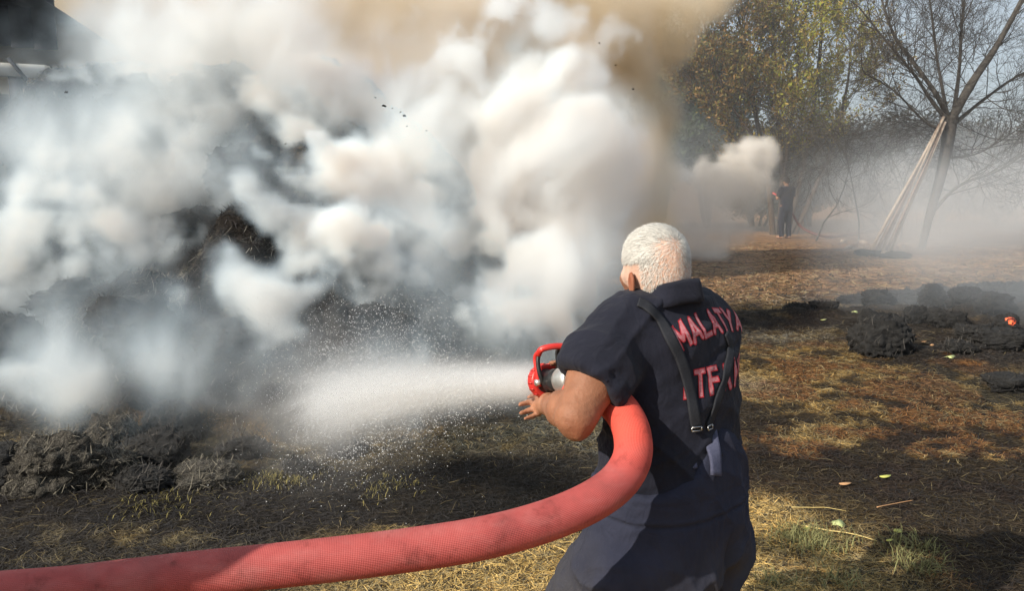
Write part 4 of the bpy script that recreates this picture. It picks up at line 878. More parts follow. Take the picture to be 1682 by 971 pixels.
leafy('leafy_tree', P(1290, 380, 24.2) * [1, 1, 0], 'olive and rust coloured leafy tree with upright shoots behind the far firefighter', [
    (S((1270, 395, 24.2), (1262, 300, 24.2), (1240, 180, 24.1), (1225, 90, 24.0), (1210, 10, 23.9)), .10, .03), (S((1280, 395, 24.3), (1285, 280, 24.3), (1275, 160, 24.3), (1270, 40, 24.3), (1275, -50, 24.3)), .10, .03), (S((1262, 300, 24.1), (1210, 230, 23.9), (1170, 180, 23.7), (1140, 150, 23.6)), .05, .015),
    (S((1265, 260, 24.2), (1200, 170, 24.0), (1170, 90, 23.8), (1155, 30, 23.7)), .05, .015), (S((1290, 395, 24.5), (1320, 270, 24.5), (1340, 150, 24.6), (1350, 40, 24.7), (1350, -40, 24.7)), .10, .03), (S((1300, 395, 24.6), (1360, 260, 24.7), (1390, 150, 24.8), (1400, 50, 24.9)), .09, .02), (S((1285, 300, 24.3), (1300, 200, 24.0), (1310, 120, 23.9), (1315, 30, 23.9)), .07, .02)],
    col_olive, .11, 3, 3, 1.35, .05, None, 2, (2, 4))
teal = lambda c, rs: np.where((rs.rand(len(c)) < .5)[:, None], np.array([.06, .09, .05]), np.array([.09, .12, .07]))
for k, (x0, yb, w, lb) in enumerate([(1085, 150, 60, 'grey green bushy tree half lost in smoke left of the leafy tree'), (1160, 165, 50, 'smaller grey green tree between the smoke and the leafy tree')]):
    leafy('bushy_tree', P(x0, 380, 27 + k) * [1, 1, 0], lb, [(S((x0, 380, 27 + k), (x0 - w * .3, 280, 27 + k), (x0 - w * .5, yb, 27 + k)), .12, .03), (S((x0, 380, 27 + k), (x0 + w * .3, 280, 27 + k), (x0 + w * .6, yb + 15, 27 + k)), .12, .03), (S((x0, 380, 27 + k), (x0, 250, 27 + k), (x0 + 5, yb - 10, 27 + k)), .1, .03)], teal, .16, 3, 20 + k, 1.2, .10, 'grey green trees in the smoke')
dusk = lambda c, rs: np.where((rs.rand(len(c)) < .5)[:, None], np.array([.07, .08, .045]), np.array([.11, .09, .06]))
hb = []
for k, (x0, y0, hgt, lb) in enumerate([(1240, 26, 250, 'dark bush directly behind the far firefighter'), (1330, 27, 240, 'hazy bush right of the far firefighter'), (1430, 28, 230, 'hazy bush seen behind the leaning poles'), (1540, 28, 235, 'hazy bush behind the bare tree trunk'), (1640, 27, 225, 'hazy bush right of the bare tree'), (1750, 28, 220, 'hazy bush cut by the right picture edge'), (1000, 27, 200, 'bush hidden in the thick smoke right of centre'), (1880, 27, 215, 'bush beyond the right picture edge')]):
    b = P(x0, 372, y0) * [1, 1, 0]; st = []
    if k >= 3:
        src = hb[k % 3]; c = src.copy(); COL.objects.link(c); c.location = b; c.rotation_euler = (0, 0, 1.1 * k); c.scale = (1.1, 1.1, .85 + .07 * (k % 4)); c['label'] = lb
        for ch in list(src.children): d = ch.copy(); COL.objects.link(d); d.parent = c
        continue
    for q in range(6): dx = RNG.randn() * 45; st.append((S((x0 + dx * .3, 372, y0), (x0 + dx * .8, 320, y0), (x0 + dx * 1.2, hgt + 30 + 30 * RNG.rand(), y0)), .05, .015))
    hb.append(leafy('hedge_bush', b, lb, st, dusk, .15, 2, 40 + k, .8, .12, 'bushes of the field edge', low=1))
# -- bundle of poles leaning on the bare tree
pm = simple('pole_wood', (.16, .11, .085), (.28, .21, .165), 9, .8, .4, .004); pk = simple('pole_wood_pale', (.30, .24, .19), (.45, .38, .31), 9, .8, .4, .004)
for k, (xb, xt, r) in enumerate([(1430, 1536, .032), (1440, 1541, .036), (1449, 1546, .028), (1457, 1543, .030), (1464, 1549, .026)]):
    a = P(xb, 407 + k * .6, 18.3 + .06 * k); a[2] = .02; b = P(xt, 218 - 8 * (k % 3), 18.8); c = a + (b - a) * (1.05 + .04 * (k % 2)); d = (c - a)
    sp_ = spline([a, a + d * .33 + RNG.randn(3) * .02, a + d * .66 + RNG.randn(3) * .02, c], 12); V, F = tube(sp_, np.linspace(r, r * .75, 12) * 1.25, 10)
    tag(mesh_np('wooden_pole', V, F, pm if k % 2 else pk, origin=a, smooth=True), ['leftmost of the wooden poles leaning on the bare tree', 'second leaning wooden pole from the left', 'middle one of the leaning wooden poles', 'second leaning wooden pole from the right', 'rightmost of the wooden poles leaning on the bare tree'][k], 'pole', 'poles leaning on the bare tree')
# -- pale split wood / rubble at their foot
ORD = ['first', 'second', 'third', 'fourth', 'fifth', 'sixth', 'seventh', 'eighth', 'ninth', 'tenth', 'eleventh', 'twelfth', 'thirteenth', 'fourteenth', 'fifteenth', 'sixteenth']
for k in range(20):
    px = 1385 + 6.6 * (k % 16) + 3 * RNG.rand(); py = 398 + 12 * RNG.rand()
    if k > 15: px = 1440 + 12 * (k - 16); py = 420 + 5 * RNG.rand()
    x, y = G(px, py); L = .08 + .12 * RNG.rand(); a = RNG.rand() * 3.1; R = np.array([[math.cos(a), -math.sin(a), 0], [math.sin(a), math.cos(a), .0], [0, 0, 1]]); bm = bmesh.new()
    bmesh.ops.create_icosphere(bm, subdivisions=2, radius=1); V = np.array([v.co[:] for v in bm.verts]); F = np.array([[v.index for v in f.verts] for f in bm.faces]); bm.free()
    V = V / (np.sum(np.abs(V) ** 5, 1, keepdims=True) ** .2) * (1 + .35 * (RNG.rand(len(V), 1) - .5)) * [L, L * .45, L * .4]; z = float(ground_h(np.array(x), np.array(y)))
    tag(mesh_np('wood_chunk', V @ R.T + [x, y, z + L * .2], F, pk if RNG.rand() < .6 else pm, origin=np.array([x, y, z])), (ORD[k] + ' chunk from the left in the pale wood pile under the poles') if k < 16 else (ORD[k - 16] + ' of the four pale chunks nearer than the wood pile'), 'wood chunk', 'pale wood chunks at the foot of the poles')
for k, (px, py, rx, lb) in enumerate([(1430, 420, .35, 'low dark heap just in front of the leaning poles'), (1475, 424, .3, 'second low dark heap before the poles, right of the first')]):
    x, y = G(px, py); clod(x, y, (rx, rx * .6, .09), lb, seed=120 + k, fuzz=0, name='charred_heap', group='charred heaps before the poles')
# -- far firefighter seen from behind, arms raised to the hose
def standing(fx, fy, f2, label):
    """dark clothed helper, both hands held out in front at waist height"""
    fp = empty('person', (fx, fy, 0), label, 'person'); F0 = np.array([fx, fy, 0]); f2 = np.array([*f2, 0.]); f2 /= np.linalg.norm(f2); l2 = np.cross(UP, f2)
    q = lambda f, l, u: F0 + f2 * f + l2 * l + UP * u
    s = SDF(F0 - [.6, .6, .0], F0 + [.6, .6, 1.85], .012)
    for e in (-1, 1):
        s.chain([q(0, e * .1, .92), q(.03, e * .12, .50), q(0, e * .13, .09)], [.095, .06, .045], .04); s.cone(q(-.03, e * .13, .05), q(.15, e * .15, .04), .045, .035, .02)
        s.chain([q(0, e * .2, 1.42), q(.06, e * .27, 1.16), q(.32, e * .08, 1.20)], [.06, .045, .032], .03); s.cone(q(.32, e * .08, 1.20), q(.40, e * .04, 1.22), .035, .03, .02)
        for j in range(4): s.cone(q(.38, e * (.05 + .012 * j), 1.24 - .016 * j), q(.43, e * (.0 + .012 * j), 1.23 - .018 * j), .011, .009, .006)
    s.loft([(q(0, 0, .85), .17, .12), (q(0, 0, 1.0), .165, .12), (q(0, 0, 1.15), .175, .12), (q(.02, 0, 1.3), .20, .125), (q(.02, 0, 1.44), .17, .10), (q(.03, 0, 1.5), .08, .07)], l2, f2, .04)
    s.cone(q(.02, 0, 1.46), q(.04, 0, 1.56), .055, .055, .03); s.ell(q(.055, 0, 1.625), (.095, .078, .115), (f2, l2, UP), .02); s.cone(q(.15, 0, 1.60), q(.165, 0, 1.585), .012, .012, .01)
    for e in (-1, 1): s.ell(q(.04, e * .08, 1.615), (.018, .008, .03), (f2, l2, UP), .01)
    V, F = s.mesh(); F = orient_out(V, F); V = lapsmooth(V, F, 2); mesh_np('body', V, F, simple('skin_far', (.28, .15, .09), (.34, .19, .12), 30, .6), fp, smooth=True)
    s = SDF(F0 - [.6, .6, .0], F0 + [.6, .6, 1.85], .014)
    s.loft([(q(0, 0, .93), .19, .14), (q(0, 0, 1.0), .185, .14), (q(0, 0, 1.15), .195, .14), (q(.02, 0, 1.3), .22, .14), (q(.02, 0, 1.44), .19, .12), (q(.03, 0, 1.5), .085, .075)], l2, f2, .04)
    for e in (-1, 1): s.chain([q(0, e * .2, 1.42), q(.04, e * .25, 1.24)], [.075, .07], .04)
    V, F = s.mesh(); F = orient_out(V, F); V = lapsmooth(V, F, 2); mesh_np('shirt', V + vnormals(V, F) * (.01 * (fbm(*V.T, 12, 2) - .5))[:, None], F, mat_navy, fp, smooth=True)
    s = SDF(F0 - [.6, .6, -.05], F0 + [.6, .6, 1.2], .014)
    s.loft([(q(0, 0, .80), .18, .14), (q(0, 0, .9), .185, .145), (q(0, 0, 1.0), .175, .135)], l2, f2, .04)
    for e in (-1, 1): s.chain([q(0, e * .09, .88), q(.03, e * .12, .50), q(0, e * .13, .10)], [.115, .085, .07], .03)
    V, F = s.mesh(); F = orient_out(V, F); V = lapsmooth(V, F, 2); mesh_np('trousers', V + vnormals(V, F) * (.012 * (fbm(*V.T, 10, 2) - .5))[:, None], F, mat_navy, fp, smooth=True)
    s = SDF(F0 + [-.3, -.3, 1.45], F0 + [.3, .3, 1.85], .01); s.ell(q(.045, 0, 1.65), (.104, .087, .105), (f2, l2, UP), .01); s.ell(q(.14, 0, 1.58), (.07, .1, .09), (f2, l2, UP), .01, 'd'); V, F = s.mesh(); F = orient_out(V, F); mesh_np('hair', V, F, simple('hair_dark', (.01, .009, .008), (.025, .02, .018), 90, .7), fp, smooth=True)
    return q, f2, l2
fx, fy = G(1289, 392); q, f2, l2 = standing(fx, fy, (-.35, .94), 'far firefighter in dark clothes standing at the edge of the smoke under the trees')
n0 = q(.46, 0, 1.24); nd = f2 * .9 + l2 * .1 + UP * .35; nd /= np.linalg.norm(nd)
fn = empty('fire_nozzle', tuple(n0), 'nozzle held by the far firefighter', 'nozzle'); mesh_np('nozzle_barrel', *spun([(-.12, .03), (-.04, .028), (.0, .022), (.10, .025), (.11, .035), (.14, .035), (.14, .0)], n0, nd, 16), m_red, fn, smooth=True)
fh = spline([n0 - nd * .1, q(.28, -.02, 1.12), q(.18, -.3, .8), q(.0, -.6, .3), q(-.3, -1.2, .05), q(.2, -2.6, .05), q(1.5, -5, .05)], 80); tag(mesh_np('fire_hose', *tube(fh, .035, 12), simple('hose_far', (.12, .04, .035), (.2, .07, .06), 20, .8), origin=fh[0], smooth=True), 'thin looking hose dropping from the far firefighter\'s hands to the ground', 'hose')
standing(-1.58, .84, (.45, .88), 'unseen helper added left of the camera, holding up the hose and shading it')  # added out-of-frame figure, placed to cast shade on the hose's left end
# -- shed at the far upper left
sh = empty('shed', (-8.6, 12.4, 0), 'dark open shed with a white eaves beam at the upper left', 'shed')
dk = simple('shed_dark_wood', (.012, .013, .018), (.03, .032, .04), 6, .9, .5, .01); wh_ = simple('eaves_white_paint', (.62, .60, .54), (.80, .79, .74), 5, .6, .2, .003); rf = simple('shed_roof_sheet', (.02, .022, .028), (.05, .052, .06), 4, .6, .3, .01, .3)
zc = P(40, 117, 11)[2]; xr = P(78, 117, 11)[0]
Rb = np.array([[1, 0, 0], [0, 1, 0], [0, 0, 1]]); Rb = np.array(Matrix.Rotation(math.radians(3.2), 3, 'Y'))
mesh_np('eaves_beam', *boxm((xr - 3.0, 11.0, zc + .16), (6.0, .12, .17), Rb), wh_, sh)
for k in range(9):
    x = xr - .35 - .62 * k; mesh_np('truss_brace', *boxm((x, 10.91, zc + .02 + .055 * (k - 0) * .62), (.035, .05, .36), np.array(Matrix.Rotation(math.radians(-38 if k % 2 == 0 else 2), 3, 'Y'))), dk, sh)
for k in range(14): mesh_np('roof_sheet', *boxm((xr - .1 - .44 * k, 12.6, zc + .62 + .026 * k), (.43, 4.2, .02), np.array(Matrix.Rotation(math.radians(-9), 3, 'X'))), rf, sh)
for k in range(20): mesh_np('gable_board', *boxm((xr - .05 - .31 * k, 11.1, zc + 1.15 + .017 * k), (.30, .04, 1.7 - .02 * (k % 3))), dk, sh)
for k in range(20): mesh_np('wall_board', *boxm((xr - .15 - .31 * k, 12.9, 1.5), (.30, .04, 3.0 + .03 * (k % 4))), dk, sh)
for k in range(3): mesh_np('post', *boxm((xr - .45 - 2.3 * k, 11.05, 1.55), (.16, .14, 3.1)), dk, sh)
# -- bits of ash in the air
asm = simple('ash_flake', (.02, .02, .02), (.05, .05, .045), 60, .9)
for k, (px, py, sz) in enumerate([(631, 174, .022), (664, 190, .02), (658, 184, .012), (668, 207, .014), (616, 160, .012), (645, 178, .01), (108, 151, .02), (1012, 106, .014), (985, 70, .012), (700, 214, .012), (470, 236, .014), (1040, 146, .012)]):
    c = P(px, py, 6.0 + RNG.rand()); V = c + (RNG.rand(9, 3) - .5) * [sz * 2, sz, sz * 1.2]; F = np.array([[0, 1, 2], [0, 2, 3], [0, 3, 4], [0, 4, 5], [5, 6, 7], [7, 8, 5]]); F = np.concatenate([F, F[:, ::-1]])
    tag(mesh_np('ash_flake', V, F, asm, origin=c), ['largest black ash flake, left of centre before the tan smoke', 'black ash flake right of the largest one', 'tiny ash flake just above the right hand one of the centre', 'ash flake below the centre group', 'tiny ash flake highest left in the centre group', 'tiny ash flake between the two largest', 'lone black flake near the shed at upper left', 'ash flake high up at the right side of the tan smoke', 'topmost tiny ash flake at the right side', 'lowest tiny flake right of the centre group', 'small flake before the dark gap in the white smoke', 'small flake farthest right by the edge of the tan smoke'][k], 'ash flake', 'ash flakes floating before the smoke')
print('background', time.time() - T0)

# ================================================================== SMOKE, SPRAY
def vol_mat(name, scat, absorb=None, g=0.0):
    m = bpy.data.materials.new(name); m.use_nodes = True; t = m.node_tree; t.nodes.clear(); o = t.nodes.new('ShaderNodeOutputMaterial')
    at = t.nodes.new('ShaderNodeAttribute'); at.attribute_name = 'density'
    sc_ = t.nodes.new('ShaderNodeVolumeScatter'); sc_.inputs['Color'].default_value = (*scat, 1); sc_.inputs['Anisotropy'].default_value = g; t.links.new(at.outputs['Fac'], sc_.inputs['Density'])
    last = sc_.outputs[0]
    if absorb:
        ab = t.nodes.new('ShaderNodeVolumeAbsorption'); ab.inputs['Color'].default_value = (*absorb[:3], 1); mm = t.nodes.new('ShaderNodeMath'); mm.operation = 'MULTIPLY'; t.links.new(at.outputs['Fac'], mm.inputs[0]); mm.inputs[1].default_value = absorb[3]
        t.links.new(mm.outputs[0], ab.inputs['Density']); ad_ = t.nodes.new('ShaderNodeAddShader'); t.links.new(last, ad_.inputs[0]); t.links.new(ab.outputs[0], ad_.inputs[1]); last = ad_.outputs[0]
    t.links.new(last, o.inputs['Volume']); return m
def grid_of(lo, hi, h):
    lo = np.array(lo, float); hi = np.array(hi, float); n = np.round((hi - lo) / h).astype(int) + 1; hi = lo + (n - 1) * h
    g = [np.linspace(lo[i], hi[i], n[i]).astype(np.float32) for i in range(3)]; return lo, hi, n, g
def volume(name, lo, hi, n, D, mat, label, cat='smoke'):
    """a real 3-D density grid: the values ride on mesh points and a Volume Cube node lays them out in space"""
    me = bpy.data.meshes.new(name); me.vertices.add(D.size); me.attributes.new('d', 'FLOAT', 'POINT').data.foreach_set('value', np.ascontiguousarray(D, np.float32).ravel())
    ob = link(name, me); Gt = bpy.data.node_groups.new(name, 'GeometryNodeTree')
    Gt.interface.new_socket('Geometry', in_out='INPUT', socket_type='NodeSocketGeometry'); Gt.interface.new_socket('Geometry', in_out='OUTPUT', socket_type='NodeSocketGeometry')
    N_ = Gt.nodes.new; K = Gt.links.new; gi = N_('NodeGroupInput'); go = N_('NodeGroupOutput'); pos = N_('GeometryNodeInputPosition')
    sub = N_('ShaderNodeVectorMath'); sub.operation = 'SUBTRACT'; K(pos.outputs[0], sub.inputs[0]); sub.inputs[1].default_value = lo; sx = N_('ShaderNodeSeparateXYZ'); K(sub.outputs[0], sx.inputs[0]); st = (hi - lo) / (n - 1)
    def node(ty, op, a, b):
        q = N_(ty); q.operation = op
        for i, v in enumerate((a, b)):
            if v is None: continue
            if hasattr(v, 'is_output'): K(v, q.inputs[i])
            else: q.inputs[i].default_value = v
        return q.outputs[0]
    r = [node('ShaderNodeMath', 'ROUND', node('ShaderNodeMath', 'DIVIDE', sx.outputs[i], float(st[i])), None) for i in range(3)]
    I_ = 'FunctionNodeIntegerMath'; idx = node(I_, 'ADD', node(I_, 'MULTIPLY', node(I_, 'ADD', node(I_, 'MULTIPLY', r[0], int(n[1])), r[1]), int(n[2])), r[2])
    na = N_('GeometryNodeInputNamedAttribute'); na.data_type = 'FLOAT'; na.inputs[0].default_value = 'd'
    si = N_('GeometryNodeSampleIndex'); si.data_type = 'FLOAT'; si.clamp = True; K(gi.outputs[0], si.inputs['Geometry']); K(na.outputs[0], si.inputs['Value']); K(idx, si.inputs['Index'])
    vc = N_('GeometryNodeVolumeCube'); K(si.outputs[0], vc.inputs['Density']); vc.inputs['Min'].default_value = lo; vc.inputs['Max'].default_value = hi
    for i, q in enumerate('XYZ'): vc.inputs['Resolution ' + q].default_value = int(n[i])
    smn = N_('GeometryNodeSetMaterial'); smn.inputs['Material'].default_value = mat; K(vc.outputs[0], smn.inputs[0]); K(smn.outputs[0], go.inputs[0])
    me.materials.append(mat); ob.modifiers.new('density', 'NODES').node_group = Gt
    return tag(ob, label, cat, kind='stuff')
def puffs(lo, n, h, g, lst, warp=.35, ws=.55, ws2=1.6, seed=0):
    X, Y, Z = [a.astype(np.float32) for a in np.meshgrid(*g, indexing='ij')]
    gl = [np.linspace(a[0], a[-1], max(8, int(len(a) / 2.2))).astype(np.float32) for a in g]; xl, yl, zl = np.meshgrid(*gl, indexing='ij')
    def up(v):                                     # smooth fields are worked out coarsely and interpolated
        for ax in (2, 1, 0):
            f = np.interp(g[ax], gl[ax], np.arange(len(gl[ax]))); i0 = np.minimum(f.astype(int), len(gl[ax]) - 2); w = (f - i0).astype(np.float32); sh = [1, 1, 1]; sh[ax] = -1; w = w.reshape(sh)
            v = np.take(v, i0, ax) * (1 - w) + np.take(v, i0 + 1, ax) * w
        return v.astype(np.float32)
    wx = warp * (fbm(xl, yl, zl + seed, ws, 4, .55) - .5) * 3.2
    wy = warp * (fbm(xl + 31, yl, zl + seed, ws, 4, .55) - .5) * 2.6
    wz = warp * (fbm(xl + 57, yl + 3, zl, ws, 4, .55) - .5) * 3.2
    B = np.zeros(xl.shape, np.float32); A_ = np.zeros(xl.shape, np.float32); nl = np.array(xl.shape); hl = np.array([a[1] - a[0] for a in gl])
    for (px, py, Yc, rp, a, soft) in lst:
        c = P(px, py, Yc); r = rp / FPX * Yc * 1.05; m = r + warp * .9 + h
        i0 = np.clip(((c - m - lo) / hl).astype(int), 0, nl); i1 = np.clip(((c + m - lo) / hl).astype(int) + 2, 0, nl)
        if np.any(i1 <= i0): continue
        sl = tuple(slice(p, q) for p, q in zip(i0, i1)); x = xl[sl] + wx[sl] - c[0]; y = yl[sl] + wy[sl] - c[1]; z = zl[sl] + wz[sl] - c[2]
        f = np.clip(1 - np.sqrt(x * x + y * y + z * z) / r, 0, 1)
        if soft: A_[sl] += a * f * f * (3 - 2 * f)
        else: B[sl] = np.maximum(B[sl], np.clip(f * 1.7, 0, 1) * min(a, 1.15))
    return X, Y, Z, up(B), up(A_), (up(wx), up(wy), up(wz))
def face(px, py):                                   # depth of the stack's face (or of its continuation) along a line of sight
    return min(float(on_mound(px, py)[1]), 4.9 + (745 - py) / 640 * 4.4 + (.4 if px > 700 else 0))
W_ = [(670, 440, 55, .9), (740, 480, 50, .9), (620, 500, 40, .7), (690, 530, 40, .8), (600, 450, 40, .7), (340, 510, 34, .6), (300, 580, 30, .55), (560, 150, 75, 1), (600, 205, 60, .9), (520, 230, 60, .9), (640, 170, 50, .9), (30, 440, 60, .9), (200, 380, 50, .7), (120, 460, 50, .8), (760, 565, 60, .9), (700, 610, 45, .7), (840, 590, 50, .9), (640, 560, 45, .7), (930, 590, 50, .8), (90, 560, 40, .6), (180, 620, 36, .6), (20, 700, 40, .5), (380, 660, 36, .5), (350, 30, 60, .6), (450, 50, 60, .6), (560, 70, 60, .6), (650, 50, 60, .6), (700, 20, 60, .6), (880, 70, 80, .7), (960, 140, 70, .7), (990, 60, 60, .6), (200, 50, 60, .6), (120, 130, 50, .6), (40, 330, 60, .8), (330, 250, 45, .7), (160, 540, 34, .6), (320, 640, 30, .6), (230, 350, 40, .6), (390, 330, 36, .5), (130, 395, 70, 1.0), (60, 470, 60, .9), (25, 400, 60, .8), (100, 330, 55, .7), (235, 430, 55, .7), (20, 640, 45, .8), (30, 510, 50, .8), (590, 290, 115, 1.2), (520, 350, 85, 1.1), (640, 245, 75, 1.1), (660, 330, 60, 1), (500, 290, 60, .9),
      (430, 475, 70, 1.0), (400, 440, 50, .9), (455, 535, 36, .95), (468, 575, 20, 1.0), (500, 150, 65, 1.0), (470, 205, 55, .9), (430, 130, 50, .9), (560, 170, 55, .9), (300, 95, 45, 1.0), (315, 145, 36, .9), (270, 130, 36, .8), (285, 200, 40, .7),
      (440, 635, 28, .9), (740, 100, 70, .9), (780, 60, 70, .9), (850, 180, 95, 1.0), (760, 175, 60, .9), (900, 265, 100, 1.1), (960, 345, 90, 1.1), (830, 330, 85, 1), (910, 430, 105, 1.1), (800, 500, 60, .9), (980, 430, 60, 1.0), (870, 560, 70, .9), (1000, 265, 60, .8), (760, 400, 70, .9), (720, 470, 55, .8),
      (200, 300, 50, .55), (170, 250, 60, .5), (300, 300, 60, .55), (370, 210, 60, .55), (60, 250, 60, .6), (340, 440, 45, .6), (560, 450, 60, .7), (600, 400, 60, .8), (640, 470, 50, .7), (530, 520, 40, .6), (280, 480, 40, .55), (100, 620, 40, .5), (680, 560, 45, .6), (940, 520, 60, .9), (1010, 380, 45, .8), (700, 140, 60, .8), (620, 130, 60, .8)]
hard = [(px, py, face(px, py) - r / FPX * 6 * .85, r, a, 0) for px, py, r, a in W_]
rp_ = np.random.RandomState(3)
for px, py, r, a in W_:                            # smaller puffs budding from the big ones
    for q in range(5):
        an = rp_.rand() * 6.283; rr = r * (.35 + .2 * rp_.rand()); hard.append((px + math.cos(an) * r * .85, py + math.sin(an) * r * .8, face(px, py) - r / FPX * 6 * (.6 + .6 * rp_.rand()), rr, a * .95, 0))
SF = [(420, 30, 100, 1.0), (560, 40, 110, 1.1), (700, 40, 110, .9), (820, 60, 100, .8), (60, 640, 110, 1.0), (200, 680, 120, .8), (330, 690, 110, .8), (440, 650, 100, .9), (250, 600, 120, .8), (120, 690, 100, .6), (690, 450, 130, 1.5), (620, 400, 90, 1.0), (740, 520, 90, 1.2), (560, 160, 150, 1.8), (480, 120, 110, 1.2), (150, 420, 130, 1.0), (60, 360, 110, .9), (780, 560, 130, 1.5), (700, 600, 100, 1.0), (880, 560, 110, 1.2), (100, 640, 150, .8), (330, 620, 130, .7), (220, 540, 120, .6), (450, 600, 110, .8), (60, 200, 160, 1.2), (250, 120, 120, 1.0), (500, 110, 130, 1.2), (400, 150, 90, .9), (200, 200, 130, 1.0), (330, 480, 100, .6), (120, 450, 120, .7), (370, 230, 170, .9), (200, 270, 150, 1.0), (90, 290, 150, 1.0), (330, 330, 110, .8), (200, 90, 150, .8), (330, 40, 140, 1.0), (150, 160, 110, .8), (120, 250, 120, 1.2), (450, 60, 120, 1.5), (300, 560, 130, .5), (120, 560, 130, .6), (40, 560, 100, .6), (220, 640, 110, .5), (450, 660, 130, .55), (250, 680, 130, .30), (80, 680, 120, .35), (600, 620, 110, .7), (700, 560, 120, .8),
      (800, 620, 110, .6), (900, 600, 90, .7), (560, 500, 110, .6), (640, 400, 160, 1.0), (800, 300, 200, 1.5), (950, 300, 170, 1.6), (1020, 420, 110, 1.0), (1050, 500, 70, .5), (900, 480, 140, 1.4), (700, 200, 140, 1.3), (480, 300, 110, .6), (60, 420, 120, .8), (200, 450, 90, .45), (420, 560, 80, .5), (640, 680, 70, .35), (480, 720, 60, .35)]
soft = [(px, py, face(px, py) - .5, r, a, 1) for px, py, r, a in SF]
if True:
    lo, hi, n, g_ = grid_of((-6.6, 4.2, -.05), (3.2, 11.4, 5.6), .032)
    h = (hi - lo)[0] / (n - 1)[0]
    X, Y_, Z, B, A_, w3 = puffs(lo, n, h, g_, hard + soft, .42, .9)
    M_ = (B > .01) | (A_ > .02); xm, ym, zm = X[M_], Y_[M_], Z[M_]; w0, w1, w2 = w3[0][M_], w3[1][M_], w3[2][M_]; Bm = B[M_]; Am = A_[M_]
    bil = fbm(xm + w0 * .8, ym + w1 * .8, zm + w2 * .8, 1.6, 4, .58, 1)      # creases between billows
    n3 = fbm(xm - w2, ym + 4, zm + w0, 1.9, 5, .70)
    al_ = (xm * .45 + zm * .89); ac_ = xm * .89 - zm * .45
    fine = fbm(al_ * .55 + w0, ym * 1.1 + w1, ac_ * 1.2 + w2, 1.5, 5, .6)        # wisps drawn out along the rising draught
    er = np.clip(.06 + .55 * (1 - bil * 1.6) + 2.1 * (n3 - .42), 0, .95)
    val = np.clip((Bm - er) / (1 - er), 0, 1)
    Dm = 10 * val ** 1.4 + Am * (.26 + 3.0 * sstep(.38, .72, fine) ** 1.2)
    D = np.zeros(X.shape, np.float32); D[M_] = Dm
    gh = ground_h(g_[0][:, None], g_[1][None, :])[:, :, None]; hh = Z - gh
    D = D * sstep(-.02, .12, hh)
    # the smoke streams on upward out of the picture
    edge = np.minimum.reduce([(X - lo[0]) / .5, (hi[0] - X) / .6, (Y_ - lo[1]) / .4, (hi[1] - Y_) / .3 + .2, (hi[2] - Z) / .5]); D = D * np.clip(edge, 0, 1)
    D[D < .015] = 0
    print('smoke', D.shape, D.mean(), (D > 0).mean(), time.time() - T0)
    volume('smoke', lo, hi, n, D, vol_mat('white_smoke', (.72, .87, 1.0), (.93, .86, .66, .035), .0), 'billowing white smoke rising from the burning straw stack')
    del X, Y_, Z, B, A_, w3, bil, fine, val, xm, ym, zm
    # tan smoke far behind, drifting right
    lo, hi, n, g_ = grid_of((-9, 11.0, .2), (4.6, 16.6, 5.1), .11); h = .11
    T_ = [(600, 90, 12.5, 190, 1.3), (720, 160, 12.5, 150, 1.3), (960, 60, 13, 190, 1.5), (1010, 170, 13, 120, 1.3), (1070, 40, 13.5, 90, 1.2), (880, 10, 13, 180, 1.4), (420, 10, 12.5, 170, 1.3), (980, 260, 13, 120, 1.3), (760, 20, 13, 180, 1.3), (250, 40, 13, 190, 1.2), (100, 180, 13.5, 200, .6), (1090, -60, 14, 130, 1.2), (900, 300, 13.5, 160, 1.2), (600, 300, 13, 220, 1.0), (1060, 300, 13.5, 80, .8), (1040, 400, 13.5, 110, .9), (950, 420, 13.5, 120, .8),
          (600, -120, 13, 200, 1.2), (900, -150, 13.5, 200, 1.2), (1100, 440, 14.5, 90, .6)]
    X, Y_, Z, B, A_, w3 = puffs(lo, n, h, g_, [(a, b, c, d, e, 0) for a, b, c, d, e in T_], .5, .35, 1.0, 40)
    bil = 1 - fbm(X + w3[0] * .6, Y_ + w3[1] * .6, Z + w3[2] * .6, .8, 4, .5, 1)
    D = 1.7 * (.25 + 1.9 * sstep(.3, .75, fbm(X + w3[0], Y_, Z + w3[2], 1.1, 4, .6))) * sstep(.20, .95, B + (bil - .66) * 1.7 * np.clip(B * 2, 0, 1)); edge = np.minimum.reduce([(X - lo[0]) / .8, (hi[0] - X) / .4, (Y_ - lo[1]) / .4, (hi[1] - Y_) / .6, (hi[2] - Z) / .6, (Z - .2) / .5]); D = D * np.clip(edge, 0, 1); D[D < .01] = 0
    volume('smoke', lo, hi, n, D, vol_mat('tan_smoke', (.96, .93, .86), (.80, .66, .40, .85), .0), 'thick tan brown smoke drifting up behind the white smoke')
    # wet smoke thrown up by the far firefighter's jet
    lo, hi, n, g_ = grid_of((1.6, 14.5, -.1), (7.4, 19.5, 4.0), .08); h = .08
